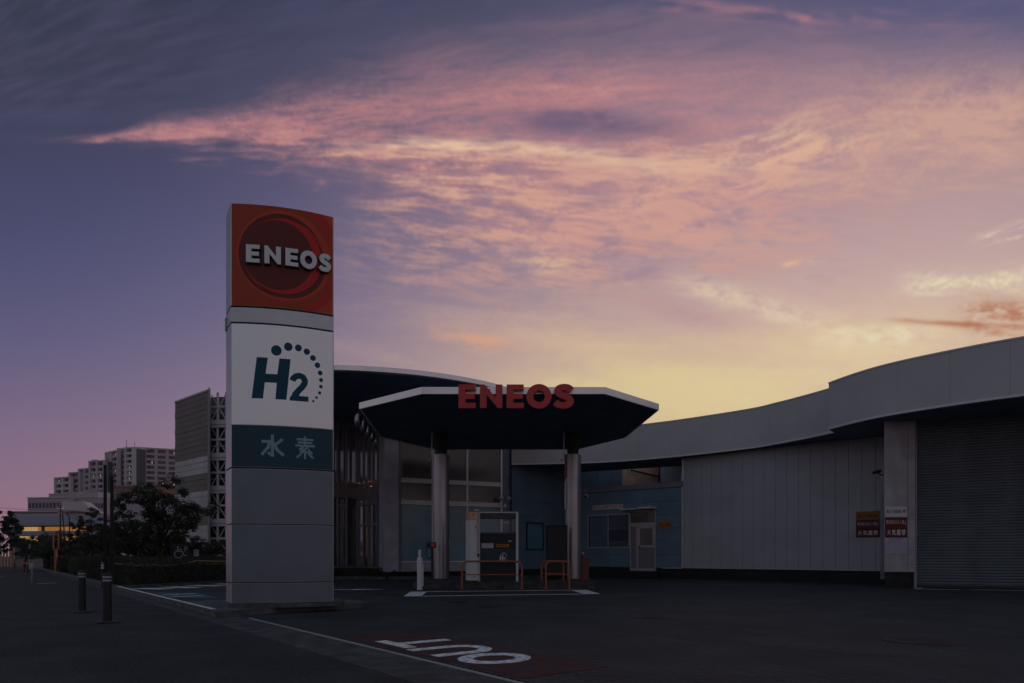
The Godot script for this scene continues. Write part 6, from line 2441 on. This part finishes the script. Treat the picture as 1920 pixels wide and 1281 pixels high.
func hedge(called: String, label: String, poly: PackedVector2Array, h: float, count: int, size: float, sd: int, col: Color) -> void:
	var rng := RandomNumberGenerator.new()
	rng.seed = sd
	var n := FastNoiseLite.new()
	n.seed = sd
	n.frequency = 0.55
	var o := thing(called, label, "hedge", up(poly[0], 0))
	var st := ms()
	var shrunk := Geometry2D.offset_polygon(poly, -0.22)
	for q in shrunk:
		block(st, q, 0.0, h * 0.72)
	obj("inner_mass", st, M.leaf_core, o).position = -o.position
	st = ms()
	var lo := Vector2(1e9, 1e9)
	var hi := Vector2(-1e9, -1e9)
	for q in poly:
		lo = lo.min(q)
		hi = hi.max(q)
	var peri := length_of(poly)
	var made := 0
	var guard := 0
	while made < count and guard < count * 20:
		guard += 1
		var c: Vector3
		var nn: Vector3
		if rng.randf() < 0.55:
			var p: Vector2 = along(poly, rng.randf() * peri)
			# nearer parts get more leaves
			if rng.randf() > clampf(24.0 / p.y, 0.0, 1.0) * clampf(24.0 / p.y, 0.0, 1.0):
				continue
			var y := rng.randf() * h
			var lump := n.get_noise_3d(p.x * 2.0, y * 2.0, p.y * 2.0)
			var dirm := (p - (lo + hi) * 0.5).normalized()
			c = up(p + dirm * (0.22 * lump + rng.randf_range(-0.12, 0.05)), y)
			nn = (Vector3(dirm.x, 0.5, -dirm.y) + rand_dir(rng) * 0.7).normalized()
		else:
			var p := Vector2(rng.randf_range(lo.x, hi.x), rng.randf_range(lo.y, hi.y))
			if not in_poly(p, poly):
				continue
			if rng.randf() > clampf(24.0 / p.y, 0.0, 1.0):
				continue
			c = up(p, h + 0.16 * n.get_noise_2d(p.x * 2.2, p.y * 2.2) + rng.randf_range(-0.08, 0.05))
			nn = (Vector3(0, 1, 0) + rand_dir(rng) * 0.8).normalized()
		leaf(st, c, size * rng.randf_range(0.6, 1.3) * clampf(c.z / -22.0, 1.0, 2.0), nn, rng, col)
		made += 1
	obj("leaves", st, M.leaf_hedge, o).position = -o.position

func build_greenery() -> void:
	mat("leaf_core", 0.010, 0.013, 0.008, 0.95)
	var dk := Color(0.030, 0.042, 0.024)
	var md := Color(0.040, 0.052, 0.028)
	tree("broad dark leafy tree rising above the hedge left of the pylon sign", 297, 968, 28, 1.72, 1.45, 170, 60, 0.085, 3, dk, M.leaf_dark, [[0.95, 0.35, 0.1], [1.2, 0.25, 0.0], [-0.7, 0.7, 0.1], [0.3, 0.95, 0.0], [0.8, -0.3, 0.2], [-0.9, -0.2, 0.2]])
	tree("smaller bushy tree between the two tall posts and the broad tree", 238, 1004, 31, 1.05, 1.05, 70, 55, 0.085, 5, dk, M.leaf_dark, [])
	tree("low bushy tree left of the two tall posts", 172, 1000, 35, 1.15, 1.15, 70, 55, 0.09, 7, md, M.leaf_mid, [[0.1, 1.0, 0]])
	tree("low spreading tree in front of the lit hall", 105, 1022, 46, 2.3, 0.95, 80, 55, 0.12, 9, md, M.leaf_mid, [])
	tree("dark tree cut by the left picture edge", -8, 996, 44, 1.45, 1.55, 90, 55, 0.12, 11, dk, M.leaf_dark, [[0.7, 0.8, 0], [0.9, 0.1, 0]])
	tree("low dark tree in front of the panel building, next to the pylon sign", 392, 1030, 36, 1.5, 0.62, 70, 50, 0.09, 13, dk, M.leaf_dark, [])
	tree("low dark tree behind the parking sign", 335, 1024, 32, 1.25, 0.62, 60, 50, 0.09, 15, dk, M.leaf_dark, [])
	tree("far small tree beside the road at left", 48, 1022, 58, 1.5, 0.95, 50, 50, 0.14, 17, md, M.leaf_mid, [])
	tree("low dense dark bush behind the hedge, under the broad tree", 285, 1022, 33, 1.5, 0.72, 90, 55, 0.09, 19, dk, M.leaf_dark, [])
	tree("low dense dark bush behind the hedge, behind the two tall posts", 205, 1022, 38, 1.5, 0.8, 80, 55, 0.10, 20, dk, M.leaf_dark, [])
	hedge("clipped_hedge", "long dark hedge along the road edge and behind the rope fence", PackedVector2Array([road(3.3, 23.5), Vector2(-10.45, 25.1), Vector2(-8.6, 27.8), Vector2(-8.0, 30.5), Vector2(-13.0, 34.0), road(6.2, 42), road(6.2, 62), road(3.25, 62), road(3.25, 40), road(3.25, 30), road(3.3, 23.5)]), 0.92, 30000, 0.052, 21, Color(0.040, 0.040, 0.022))
	hedge("low_planting", "low dark planting strip at the foot of the showroom glazing", PackedVector2Array([plan(560, 27.6), plan(626, 28.9), plan(700, 29.0), plan(744, 28.72), plan(744, 28.95), plan(700, 29.35), plan(626, 29.6), plan(560, 28.2), plan(560, 27.6)]), 0.38, 3600, 0.05, 23, Color(0.032, 0.036, 0.022))
